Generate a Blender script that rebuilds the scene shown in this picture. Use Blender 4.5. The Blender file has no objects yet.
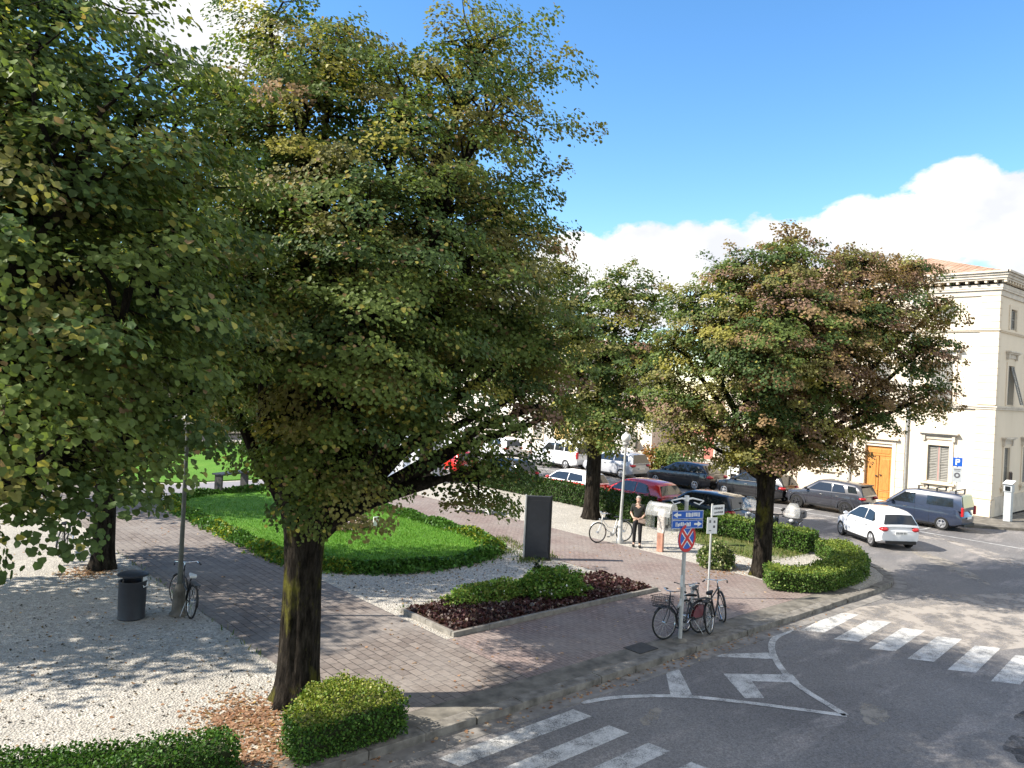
import bpy, bmesh, math, random
import numpy as np
from mathutils import Vector, Matrix
R = math.radians
PI = math.pi
scene = bpy.context.scene
COL = scene.collection
random.seed(7)

# ------------------------------------------------------------------ materials
def lin(c):
    return tuple(c) + (1.0,)

class NT:
    def __init__(self, name):
        self.m = bpy.data.materials.new(name); self.m.use_nodes = True
        self.t = self.m.node_tree; self.t.nodes.clear()
        self.out = self.n('ShaderNodeOutputMaterial')
    def n(self, typ, **kw):
        x = self.t.nodes.new(typ)
        for k, v in kw.items(): setattr(x, k, v)
        return x
    def l(self, a, b): self.t.links.new(a, b)
    def coord(self, scale=(1,1,1), rot=(0,0,0), kind='Object'):
        tc = self.n('ShaderNodeTexCoord'); mp = self.n('ShaderNodeMapping')
        mp.inputs['Scale'].default_value = scale; mp.inputs['Rotation'].default_value = rot
        self.l(tc.outputs[kind], mp.inputs['Vector']); return mp.outputs['Vector']
    def noise(self, vec, scale, detail=4, rough=.55):
        x = self.n('ShaderNodeTexNoise'); x.inputs['Scale'].default_value = scale
        x.inputs['Detail'].default_value = detail; x.inputs['Roughness'].default_value = rough
        self.l(vec, x.inputs['Vector']); return x.outputs['Fac']
    def ramp(self, fac, stops):
        x = self.n('ShaderNodeValToRGB'); e = x.color_ramp.elements
        while len(e) < len(stops): e.new(.5)
        for i, (p, c) in enumerate(stops):
            e[i].position = p; e[i].color = c if len(c) == 4 else lin(c)
        self.l(fac, x.inputs['Fac']); return x.outputs['Color']
    def mix(self, fac, a, b, mode='MIX'):
        x = self.n('ShaderNodeMix', data_type='RGBA', blend_type=mode)
        if hasattr(fac, 'is_linked'): self.l(fac, x.inputs[0])
        else: x.inputs[0].default_value = fac
        for v, s in ((a, x.inputs[6]), (b, x.inputs[7])):
            if hasattr(v, 'is_linked'): self.l(v, s)
            else: s.default_value = lin(v)
        return x.outputs[2]
    def math(self, op, a, b=0, c=0):
        x = self.n('ShaderNodeMath', operation=op)
        for i, v in enumerate((a, b, c)):
            if hasattr(v, 'is_linked'): self.l(v, x.inputs[i])
            else: x.inputs[i].default_value = v
        return x.outputs[0]
    def bsdf(self, color, rough=.6, metal=0, spec=.4, coat=0, bump=None, bstr=.3, bdist=.02):
        p = self.n('ShaderNodeBsdfPrincipled')
        if hasattr(color, 'is_linked'): self.l(color, p.inputs['Base Color'])
        else: p.inputs['Base Color'].default_value = lin(color)
        if hasattr(rough, 'is_linked'): self.l(rough, p.inputs['Roughness'])
        else: p.inputs['Roughness'].default_value = rough
        p.inputs['Metallic'].default_value = metal
        p.inputs['Specular IOR Level'].default_value = spec
        p.inputs['Coat Weight'].default_value = coat; p.inputs['Coat Roughness'].default_value = .06
        if bump is not None:
            b = self.n('ShaderNodeBump'); b.inputs['Strength'].default_value = bstr; b.inputs['Distance'].default_value = bdist
            self.l(bump, b.inputs['Height']); self.l(b.outputs['Normal'], p.inputs['Normal'])
        self.p = p
        self.l(p.outputs[0], self.out.inputs['Surface']); return p

def pmat(name, c, rough=.6, var=.12, scale=4, metal=0, spec=.4, coat=0, bump=0):
    t = NT(name); v = t.coord(); f = t.noise(v, scale, 5)
    col = t.ramp(f, [(.3, tuple(x*(1-var) for x in c)), (.7, tuple(min(1, x*(1+var)) for x in c))])
    t.bsdf(col, rough, metal, spec, coat, f if bump else None, bump)
    return t.m

M = {}
def gravel_mat():
    t = NT('pale_gravel'); v = t.coord()
    vo = t.n('ShaderNodeTexVoronoi'); vo.inputs['Scale'].default_value = 26; t.l(v, vo.inputs['Vector'])
    f2 = t.noise(v, 60, 3, .7); f1 = t.noise(v, .55, 5, .6); f3 = t.noise(v, 5, 4, .65)
    sep = t.n('ShaderNodeSeparateColor'); t.l(vo.outputs['Color'], sep.inputs[0])
    c = t.ramp(sep.outputs[0], [(0, (.185,.165,.135)), (.5, (.38,.345,.285)), (1, (.62,.57,.48))])
    c = t.mix(t.ramp(f3, [(.5,(0,0,0)),(.72,(.75,.75,.75))]), c, (.22,.20,.165))
    c = t.mix(t.ramp(f1, [(.40,(0,0,0)),(.64,(.65,.65,.65))]), c, (.245,.22,.175))
    d = t.mix(.35, c, t.ramp(f2, [(.3,(.15,.14,.13)),(.7,(.75,.73,.7))]))
    t.bsdf(d, .9, spec=.2, bump=vo.outputs['Distance'], bstr=.75, bdist=.03)
    return t.m
def paver_mat(name, c1, c2, mort, wide, row, dirt):
    t = NT(name); v = t.coord(rot=(0,0,R(90)))
    nz = t.n('ShaderNodeTexNoise'); nz.inputs['Scale'].default_value = 1.3; t.l(v, nz.inputs['Vector'])
    wob = t.n('ShaderNodeVectorMath', operation='SCALE'); wob.inputs['Scale'].default_value = .03
    t.l(nz.outputs['Color'], wob.inputs[0])
    add = t.n('ShaderNodeVectorMath', operation='ADD'); t.l(v, add.inputs[0]); t.l(wob.outputs[0], add.inputs[1])
    b = t.n('ShaderNodeTexBrick'); t.l(add.outputs[0], b.inputs['Vector'])
    b.inputs['Scale'].default_value = 1; b.inputs['Brick Width'].default_value = wide; b.inputs['Row Height'].default_value = row
    b.inputs['Mortar Size'].default_value = .009; b.inputs['Mortar Smooth'].default_value = .3; b.inputs['Bias'].default_value = 0
    b.inputs['Color1'].default_value = lin(c1); b.inputs['Color2'].default_value = lin(c2); b.inputs['Mortar'].default_value = lin(mort)
    f = t.noise(v, .6, 6, .6); g = t.noise(v, 9, 4, .6)
    c = t.mix(t.ramp(f, [(.42,(0,0,0)),(.66,(.75,.75,.75))]), b.outputs['Color'], dirt)
    c = t.mix(.5, c, t.ramp(g, [(.3,(.62,.62,.62)),(.7,(1.25,1.25,1.25))]), 'MULTIPLY')
    inv = t.math('SUBTRACT', 1, b.outputs['Fac'])
    t.bsdf(c, .82, spec=.25, bump=t.math('ADD', inv, t.math('MULTIPLY', g, .4)), bstr=.6, bdist=.012)
    return t.m
def asphalt_mat():
    t = NT('worn_asphalt'); v = t.coord()
    f = t.noise(v, .22, 6, .62); g = t.noise(v, 130, 2, .6); h = t.noise(t.coord(scale=(.35,1.4,1)), .9, 5, .65); k = t.noise(v, 2.6, 5, .7)
    c = t.ramp(f, [(.3,(.115,.109,.108)),(.5,(.155,.147,.143)),(.7,(.205,.192,.183))])
    c = t.mix(t.ramp(h, [(.54,(0,0,0)),(.64,(.7,.7,.7))]), c, (.27,.245,.23))
    c = t.mix(t.ramp(k, [(.6,(0,0,0)),(.74,(.5,.5,.5))]), c, (.05,.05,.053))
    g2 = t.noise(v, 30, 4, .75)
    c = t.mix(.8, c, t.ramp(g2, [(.36,(.55,.55,.55)),(.5,(.98,.98,.98)),(.66,(1.5,1.5,1.5))]), 'MULTIPLY')
    c = t.mix(.55, c, t.ramp(g, [(.34,(.45,.45,.45)),(.66,(1.55,1.55,1.55))]), 'MULTIPLY')
    vo = t.n('ShaderNodeTexVoronoi', feature='DISTANCE_TO_EDGE'); vo.inputs['Scale'].default_value = .11
    nz = t.n('ShaderNodeTexNoise'); nz.inputs['Scale'].default_value = 1.1; nz.inputs['Detail'].default_value = 6; t.l(v, nz.inputs['Vector'])
    av = t.n('ShaderNodeVectorMath', operation='ADD'); t.l(v, av.inputs[0]); t.l(nz.outputs['Color'], av.inputs[1]); t.l(av.outputs[0], vo.inputs['Vector'])
    t.bsdf(c, .78, spec=.35, bump=g, bstr=.35, bdist=.01)
    return t.m
def paint_mat():
    t = NT('worn_road_paint'); v = t.coord()
    f = t.noise(v, 3.2, 7, .75); g = t.noise(v, 45, 3, .7)
    s = t.math('ADD', t.math('MULTIPLY', f, .55), t.math('MULTIPLY', g, .45))
    c = t.ramp(s, [(.40,(.13,.128,.126)),(.50,(.42,.415,.40)),(.64,(.66,.65,.63))])
    t.bsdf(c, .7, spec=.3, bump=g, bstr=.2, bdist=.01); return t.m
def grass_mat(name, a, b, c3):
    t = NT(name); v = t.coord(); f = t.noise(v, .5, 5, .6); g = t.noise(v, 38, 3, .7)
    c = t.ramp(f, [(.3,a),(.55,b),(.75,c3)])
    c = t.mix(.6, c, t.ramp(g, [(.3,(.6,.6,.55)),(.7,(1.35,1.35,1.2))]), 'MULTIPLY')
    t.bsdf(c, .85, spec=.2, bump=g, bstr=.7, bdist=.04); return t.m
def bark_mat(name, moss, amount):
    t = NT(name); v = t.coord(scale=(1,1,.24)); g = t.noise(v, 13, 7, .72); f = t.noise(t.coord(scale=(1,1,.5)), 2.2, 5, .65)
    c = t.ramp(g, [(.36,(.005,.004,.003)),(.5,(.021,.017,.013)),(.70,(.055,.046,.036))])
    c = t.mix(t.ramp(f, [(.62-amount,(0,0,0)),(.80-amount,(.85,.85,.85))]), c, t.mix(g, tuple(x*.55 for x in moss), tuple(x*1.3 for x in moss)))
    t.bsdf(c, .95, spec=.1, bump=g, bstr=1.0, bdist=.09); return t.m
def leaf_mat(name, trans=.35, rough=.5, boost=(1.5,1.55,.7)):
    t = NT(name); a = t.n('ShaderNodeAttribute'); a.attribute_name = 'Col'
    p = t.n('ShaderNodeBsdfPrincipled'); t.l(a.outputs['Color'], p.inputs['Base Color'])
    p.inputs['Roughness'].default_value = rough; p.inputs['Specular IOR Level'].default_value = .14
    tr = t.n('ShaderNodeBsdfTranslucent'); t.l(t.mix(1, a.outputs['Color'], boost, 'MULTIPLY'), tr.inputs['Color'])
    mx = t.n('ShaderNodeMixShader'); mx.inputs[0].default_value = trans
    t.l(p.outputs[0], mx.inputs[1]); t.l(tr.outputs[0], mx.inputs[2]); t.l(mx.outputs[0], t.out.inputs['Surface'])
    return t.m
def stucco_mat(name, c, stain, amt):
    t = NT(name); v = t.coord(); f = t.noise(t.coord(scale=(1,1,.35)), .8, 6, .62); g = t.noise(v, 30, 3)
    col = t.ramp(f, [(.35, c), (.6, tuple(x*.95 for x in c)), (.82, tuple(x*(1-amt)+s*amt for x, s in zip(c, stain)))])
    t.bsdf(col, .88, spec=.2, bump=g, bstr=.12, bdist=.01); return t.m
def tile_mat():
    t = NT('terracotta_tiles'); v = t.coord()
    w = t.n('ShaderNodeTexBrick'); t.l(v, w.inputs['Vector']); w.inputs['Scale'].default_value = 1
    w.inputs['Brick Width'].default_value = .22; w.inputs['Row Height'].default_value = .34; w.inputs['Mortar Size'].default_value = .03
    w.inputs['Color1'].default_value = (.34,.20,.125,1); w.inputs['Color2'].default_value = (.45,.31,.21,1); w.inputs['Mortar'].default_value = (.16,.08,.05,1)
    f = t.noise(v, 1.5, 5)
    c = t.mix(t.ramp(f, [(.45,(0,0,0)),(.7,(.6,.6,.6))]), w.outputs['Color'], (.45,.36,.28))
    t.bsdf(c, .85, spec=.2, bump=w.outputs['Fac'], bstr=.6, bdist=.04); return t.m
def wood_mat(name, c):
    t = NT(name); f = t.noise(t.coord(scale=(6,6,.6)), 4, 5)
    t.bsdf(t.ramp(f, [(.3, tuple(x*.75 for x in c)), (.7, tuple(x*1.2 for x in c))]), .45, spec=.4, bump=f, bstr=.1); return t.m
def plexi_mat():
    t = NT('scratched_plexiglass'); f = t.noise(t.coord(), 4, 4, .6)
    p = t.n('ShaderNodeBsdfPrincipled'); p.inputs['Base Color'].default_value = (.85,.85,.83,1); p.inputs['Roughness'].default_value = .25
    tr = t.n('ShaderNodeBsdfTransparent'); mx = t.n('ShaderNodeMixShader')
    t.l(t.ramp(f, [(.35,(.10,.10,.10)),(.7,(.26,.26,.26))]), mx.inputs[0])
    t.l(tr.outputs[0], mx.inputs[1]); t.l(p.outputs[0], mx.inputs[2]); t.l(mx.outputs[0], t.out.inputs['Surface']); return t.m
def paint_car(name, c, rough=.28):
    t = NT(name); f = t.noise(t.coord(), 3, 4)
    t.bsdf(t.ramp(f, [(.3, tuple(x*.95 for x in c)), (.7, tuple(x*1.04 for x in c))]), rough, 0, .4, 1.0); return t.m

M['gravel'] = gravel_mat()
M['paver'] = paver_mat('grey_pavers', (.150,.124,.110), (.220,.187,.165), (.038,.033,.03), .30, .20, (.25,.225,.205))
M['paver_pink'] = paver_mat('pink_pavers', (.20,.152,.138), (.25,.195,.178), (.10,.08,.072), .21, .105, (.25,.22,.20))
M['asphalt'] = asphalt_mat()
M['paint'] = paint_mat()
def patch_mat(name, c, amt):
    t = NT(name); v = t.coord(); f = t.noise(v, 1.6, 7, .7); g = t.noise(v, 120, 2)
    p = t.n('ShaderNodeBsdfPrincipled'); t.l(t.mix(.5, c, t.ramp(g, [(.3,(.6,.6,.6)),(.7,(1.4,1.4,1.4))]), 'MULTIPLY'), p.inputs['Base Color']); p.inputs['Roughness'].default_value = .85; p.inputs['Specular IOR Level'].default_value = .25
    tr = t.n('ShaderNodeBsdfTransparent'); mx = t.n('ShaderNodeMixShader'); t.l(t.ramp(f, [(.5-amt,(0,0,0)),(.62-amt*.6,(.85,.85,.85))]), mx.inputs[0])
    t.l(tr.outputs[0], mx.inputs[1]); t.l(p.outputs[0], mx.inputs[2]); t.l(mx.outputs[0], t.out.inputs['Surface']); return t.m
M['patch_pale'] = patch_mat('worn_pale_asphalt', (.31,.28,.24), .12)
M['patch_sunlit'] = patch_mat('sunlit_worn_asphalt', (.36,.325,.29), .10)  # worn asphalt lightened further: sunlit brightness put into its colour
M['patch_dark'] = patch_mat('tar_repair', (.055,.054,.056), .05)
M['kerb'] = pmat('kerb_stone', (.165,.152,.133), .9, .5, 5, bump=.4)
M['edging'] = pmat('planter_stone', (.20,.185,.162), .88, .3, 6, bump=.3)
M['gutter'] = pmat('gutter_concrete', (.19,.178,.165), .9, .4, 3.5, bump=.2)
M['dirty'] = pmat('dirty_concrete', (.14,.128,.108), .9, .5, 3, bump=.3)
M['greypath'] = pmat('grey_path', (.22,.21,.225), .9, .15, 6, bump=.2)
M['soil'] = pmat('ground_soil', (.2,.18,.15), .95, .3, 2, bump=.3)
M['lawn'] = grass_mat('lawn_grass', (.07,.165,.016), (.09,.21,.022), (.13,.24,.035))
M['rough_grass'] = grass_mat('patchy_grass', (.07,.10,.025), (.15,.15,.06), (.35,.33,.28))
M['bark'] = bark_mat('mossy_bark', (.15,.145,.018), .11)
M['bark_dark'] = bark_mat('dark_bark', (.06,.06,.02), .0)
M['leaf'] = leaf_mat('linden_leaf')
M['hedge_leaf'] = leaf_mat('hedge_leaf', .2, .45)
M['hedge_core'] = pmat('hedge_twigs', (.03,.04,.013), .95, .4, 20)
M['stucco'] = stucco_mat('cream_stucco', (.73,.635,.50), (.52,.42,.31), .5)
M['stone'] = stucco_mat('cream_stone_trim', (.69,.595,.465), (.42,.35,.27), .5)
M['stucco_white'] = stucco_mat('white_stucco', (.70,.66,.59), (.5,.45,.38), .4)
M['stucco_yellow'] = stucco_mat('yellow_stucco', (.72,.58,.30), (.5,.38,.2), .4)
M['stucco_red'] = stucco_mat('red_stucco', (.42,.17,.13), (.3,.14,.1), .4)
M['tile'] = tile_mat()
M['shutter'] = pmat('grey_shutter', (.23,.22,.195), .7, .15, 5)
M['pink'] = pmat('pale_red_frame', (.45,.25,.22), .6)
M['cornice'] = pmat('grey_cornice', (.54,.48,.40), .8, .2, 2)
M['door'] = wood_mat('orange_wood', (.52,.225,.055))
M['dark'] = pmat('dark_interior', (.012,.012,.013), .8)
M['glass_win'] = pmat('window_glass', (.03,.035,.04), .08, .1, 2, spec=.6)
M['steel'] = pmat('galvanised_steel', (.44,.44,.43), .45, .15, 6, metal=.4)
M['pole_grey'] = pmat('grey_pole_paint', (.40,.40,.385), .55, .2, 5)
M['pole_dark'] = pmat('dark_green_pole', (.07,.075,.065), .55, .3, 6)
M['iron'] = pmat('cast_iron', (.05,.047,.045), .6, .3, 8, metal=.3)
M['charcoal'] = pmat('charcoal_metal', (.028,.03,.037), .5, .15, 6)
M['black'] = pmat('black_plastic', (.012,.012,.013), .5)
M['rubber'] = pmat('tyre_rubber', (.013,.013,.013), .85)
M['rim'] = pmat('alloy_rim', (.42,.42,.43), .35, .1, 9, metal=.6)
M['rim_dark'] = pmat('dark_rim', (.04,.04,.042), .4, .1, 9, metal=.4)
M['cglass'] = pmat('tinted_glass', (.014,.017,.02), .04, .1, 2, spec=.8)
M['chrome'] = pmat('chrome', (.6,.6,.6), .2, .05, 5, metal=.9)
M['red_lamp'] = pmat('red_lamp', (.42,.014,.018), .2, .1, 20, coat=.5)
M['head_lamp'] = pmat('clear_lamp', (.5,.5,.5), .12, .1, 20)
M['white'] = pmat('white_enamel', (.74,.74,.72), .45, .06, 5)
M['white_stone'] = pmat('white_stone', (.72,.70,.66), .75, .12, 5)
M['sign_blue'] = pmat('sign_blue', (.012,.095,.43), .4, .05, 5)
M['sign_red'] = pmat('sign_red', (.52,.02,.022), .4, .05, 5)
M['sign_back'] = pmat('sign_text_grey', (.10,.10,.11), .5, .1, 8)
M['globe'] = pmat('milky_globe', (.75,.75,.72), .3, .04, 5)
M['plexi'] = plexi_mat()
M['orange_post'] = pmat('faded_orange_post', (.46,.23,.16), .6, .25, 6)
M['sticker'] = pmat('torn_stickers', (.55,.5,.46), .7, .5, 14)
M['mulch'] = pmat('dark_mulch', (.055,.035,.03), .95, .5, 25, bump=.6)
M['skin'] = pmat('skin', (.5,.32,.24), .55, .06, 10)
M['hair'] = pmat('grey_hair', (.32,.29,.26), .8, .25, 40)
M['hair_dark'] = pmat('dark_hair', (.02,.017,.014), .7, .2, 40)
M['cloth_dark'] = pmat('dark_shirt', (.024,.026,.024), .9, .25, 12)
M['cloth_black'] = pmat('black_trousers', (.013,.013,.015), .9, .2, 12)
M['cloth_tan'] = pmat('tan_jacket', (.26,.2,.165), .9, .2, 12)
M['cloth_white'] = pmat('white_shirt', (.7,.7,.7), .9, .06, 12)
M['cloth_blue'] = pmat('blue_trousers', (.05,.06,.09), .9, .2, 12)
M['boards'] = pmat('weathered_board', (.2,.145,.11), .75, .2, 6)
M['cabinet'] = pmat('cabinet_grey', (.42,.44,.45), .5, .1, 5)
M['tent'] = pmat('white_canvas', (.74,.75,.78), .8, .06, 3)
M['tent_blue'] = pmat('blue_grey_canvas', (.33,.38,.48), .8, .1, 3)
M['yellow'] = pmat('yellow_poster', (.75,.62,.08), .6, .2, 9)
M['fence'] = wood_mat('yellow_wood', (.6,.42,.16))
M['p_white'] = paint_car('white_car_paint', (.76,.77,.79))
M['p_blue'] = paint_car('blue_grey_paint', (.024,.033,.060))
M['p_grey'] = paint_car('dark_grey_paint', (.032,.033,.042))
M['p_black'] = paint_car('black_paint', (.012,.012,.014))
M['p_red'] = paint_car('red_paint', (.56,.022,.014))
M['p_silver'] = paint_car('silver_paint', (.42,.43,.46))
M['p_maroon'] = paint_car('maroon_frame', (.16,.035,.045))
M['saddle_white'] = pmat('white_saddle', (.7,.69,.66), .5, .08, 12)

# ------------------------------------------------------------------ mesh helpers
class MB:
    def __init__(self): self.v = []; self.f = []; self.smooth = []
    def add(self, vs, fs, smooth=False):
        o = len(self.v); self.v += [tuple(x) for x in vs]
        self.f += [tuple(i+o for i in q) for q in fs]; self.smooth += [smooth]*len(fs); return self
    def box(self, x0, x1, y0, y1, z0, z1):
        vs = [(x,y,z) for z in (z0,z1) for y in (y0,y1) for x in (x0,x1)]
        return self.add(vs, [(0,2,3,1),(4,5,7,6),(0,1,5,4),(2,6,7,3),(0,4,6,2),(1,3,7,5)])
    def obox(self, c, d, half_l, half_w, half_h, up=(0,0,1)):
        d = Vector(d).normalized(); u = Vector(up); s = d.cross(u).normalized(); u = s.cross(d).normalized(); c = Vector(c)
        vs = [c + d*a*half_l + s*b*half_w + u*e*half_h for e in (-1,1) for b in (-1,1) for a in (-1,1)]
        return self.add(vs, [(0,2,3,1),(4,5,7,6),(0,1,5,4),(2,6,7,3),(0,4,6,2),(1,3,7,5)])
    def prism(self, poly, z0, z1, smooth=False):
        n = len(poly); vs = [(x,y,z0) for x,y in poly] + [(x,y,z1) for x,y in poly]
        return self.add(vs, [tuple(range(n))[::-1], tuple(range(n,2*n))] + [(i,(i+1)%n,n+(i+1)%n,n+i) for i in range(n)])
    def sheet(self, poly, z): 
        return self.add([(x,y,z) for x,y in poly], [tuple(range(len(poly)))])
    def tube(self, pts, rad, seg=8, cap=True):
        pts = [Vector(p) for p in pts]; n = len(pts)
        if not isinstance(rad, (list,tuple)): rad = [rad]*n
        vs = []; prev = None
        for i, p in enumerate(pts):
            d = (pts[min(i+1,n-1)] - pts[max(i-1,0)])
            d = d.normalized() if d.length > 1e-9 else Vector((0,0,1))
            if prev is None:
                a = Vector((1,0,0)) if abs(d.x) < .8 else Vector((0,1,0))
                s = d.cross(a).normalized()
            else:
                s = (prev - d*prev.dot(d)); s = s.normalized() if s.length > 1e-6 else d.orthogonal().normalized()
            prev = s; t = d.cross(s)
            for k in range(seg):
                a = 2*PI*k/seg; vs.append(p + (s*math.cos(a) + t*math.sin(a))*rad[i])
        fs = [(i*seg+k, i*seg+(k+1)%seg, (i+1)*seg+(k+1)%seg, (i+1)*seg+k) for i in range(n-1) for k in range(seg)]
        if cap: fs += [tuple(range(seg))[::-1], tuple(range((n-1)*seg, n*seg))]
        return self.add(vs, fs, True)
    def lathe(self, prof, c=(0,0,0), axis='z', seg=24):
        vs = []; n = len(prof)
        for r, h in prof:
            for k in range(seg):
                a = 2*PI*k/seg; x, y = r*math.cos(a), r*math.sin(a)
                p = (x,y,h) if axis == 'z' else ((x,h,y) if axis == 'y' else (h,x,y))
                vs.append((p[0]+c[0], p[1]+c[1], p[2]+c[2]))
        fs = [(i*seg+k, i*seg+(k+1)%seg, (i+1)*seg+(k+1)%seg, (i+1)*seg+k) for i in range(n-1) for k in range(seg)]
        fs += [tuple(range(seg))[::-1], tuple(range((n-1)*seg, n*seg))]
        return self.add(vs, fs, True)
    def torus(self, c, r, t, axis='y', seg=28, ms=8):
        vs = []
        for k in range(seg):
            a = 2*PI*k/seg
            for j in range(ms):
                b = 2*PI*j/ms; q = r + t*math.cos(b); h = t*math.sin(b); x, y = q*math.cos(a), q*math.sin(a)
                p = (x,h,y) if axis == 'y' else (x,y,h)
                vs.append((p[0]+c[0], p[1]+c[1], p[2]+c[2]))
        fs = [(k*ms+j, ((k+1)%seg)*ms+j, ((k+1)%seg)*ms+(j+1)%ms, k*ms+(j+1)%ms) for k in range(seg) for j in range(ms)]
        return self.add(vs, fs, True)
    def ball(self, c, r, seg=14, rings=9):
        rr = r if isinstance(r, (tuple,list)) else (r,r,r); vs = []
        for i in range(1, rings):
            t = PI*i/rings
            for k in range(seg):
                a = 2*PI*k/seg; vs.append((c[0]+rr[0]*math.sin(t)*math.cos(a), c[1]+rr[1]*math.sin(t)*math.sin(a), c[2]+rr[2]*math.cos(t)))
        vs += [(c[0],c[1],c[2]+rr[2]), (c[0],c[1],c[2]-rr[2])]
        fs = [(i*seg+k, (i+1)*seg+k, (i+1)*seg+(k+1)%seg, i*seg+(k+1)%seg) for i in range(rings-2) for k in range(seg)]
        T, B = len(vs)-2, len(vs)-1; o = (rings-2)*seg
        fs += [(T, k, (k+1)%seg) for k in range(seg)] + [(B, o+(k+1)%seg, o+k) for k in range(seg)]
        return self.add(vs, fs, True)
    def xform(self, mat):
        self.v = [tuple(mat @ Vector(p)) for p in self.v]; return self
    def build(self, name, m, parent=None, fix=True, sharp=40, bevel=0):
        me = bpy.data.meshes.new(name); me.from_pydata(self.v, [], self.f)
        me.polygons.foreach_set('use_smooth', self.smooth)
        if fix or bevel:
            b = bmesh.new(); b.from_mesh(me)
            if fix: bmesh.ops.recalc_face_normals(b, faces=b.faces)
            if bevel: bmesh.ops.bevel(b, geom=[e for e in b.edges if len(e.link_faces) == 2 and e.calc_face_angle(0) > .5], offset=bevel, segments=2, affect='EDGES', profile=.6)
            b.to_mesh(me); b.free()
        if any(self.smooth) and sharp: me.set_sharp_from_angle(angle=R(sharp))
        me.materials.append(M[m] if isinstance(m, str) else m); me.update()
        o = bpy.data.objects.new(name, me); COL.objects.link(o)
        if parent: o.parent = parent
        return o

def tag(o, label=None, cat=None, group=None, kind=None):
    if label: o['label'] = label
    if cat: o['category'] = cat
    if group: o['group'] = group
    if kind: o['kind'] = kind
    return o
def thing(name, label, cat, loc=(0,0,0), rz=0, group=None):
    o = bpy.data.objects.new(name, None); COL.objects.link(o); o.empty_display_size = .3
    o.location = loc; o.rotation_euler = (0,0,rz); return tag(o, label, cat, group)
def copy_tree(o, parent=None):
    c = o.copy(); COL.objects.link(c)
    if parent: c.parent = parent
    for ch in list(o.children): copy_tree(ch, c)
    return c
def struct(o): o['kind'] = 'structure'; return o

# ------------------------------------------------------------------ foliage
LEAF = np.array([(0,.04,0),(.46,.16,.07),(.46,.66,.06),(0,1,-.10),(-.46,.66,.06),(-.46,.16,.07)])
def unit(a): return a / np.maximum(np.linalg.norm(a, axis=-1, keepdims=True), 1e-9)
def leaf_mesh(name, P, D, N, S, C, m, parent=None, shape=LEAF):
    n = len(P); D = unit(D); N = unit(N - D*np.sum(N*D, axis=1, keepdims=True)); B = np.cross(D, N)
    k = len(shape)
    V = (P[:,None,:] + S[:,None,None]*(shape[None,:,0,None]*B[:,None,:] + shape[None,:,1,None]*D[:,None,:] + shape[None,:,2,None]*N[:,None,:])).reshape(-1,3)
    quads = np.array([[0,1,2,3],[0,3,4,5]]) if k == 6 else np.array([[0,1,2,3]])
    q = (np.arange(n)[:,None,None]*k + quads[None]).reshape(-1)
    nf = n*len(quads)
    me = bpy.data.meshes.new(name); me.vertices.add(len(V)); me.vertices.foreach_set('co', V.astype(np.float32).ravel())
    me.loops.add(nf*4); me.loops.foreach_set('vertex_index', q.astype(np.int32))
    me.polygons.add(nf); me.polygons.foreach_set('loop_start', (np.arange(nf)*4).astype(np.int32))
    me.update(calc_edges=True)
    a = me.color_attributes.new('Col', 'FLOAT_COLOR', 'POINT')
    cc = np.ones((n,k,4), np.float32); cc[:,:,:3] = C[:,None,:]; a.data.foreach_set('color', cc.ravel())
    me.materials.append(M[m] if isinstance(m, str) else m)
    o = bpy.data.objects.new(name, me); COL.objects.link(o)
    if parent: o.parent = parent
    return o

GREEN = np.array((.112,.152,.042)); DEEP = np.array((.068,.106,.036)); OLIVE = np.array((.180,.174,.062)); BROWN = np.array((.255,.172,.092)); YEL = np.array((.36,.33,.08)); RUST = np.array((.235,.150,.108))

def pick(rng, n, cols, w):
    w = np.array(w, float); w /= w.sum(); i = rng.choice(len(cols), n, p=w); return np.array(cols)[i]

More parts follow.
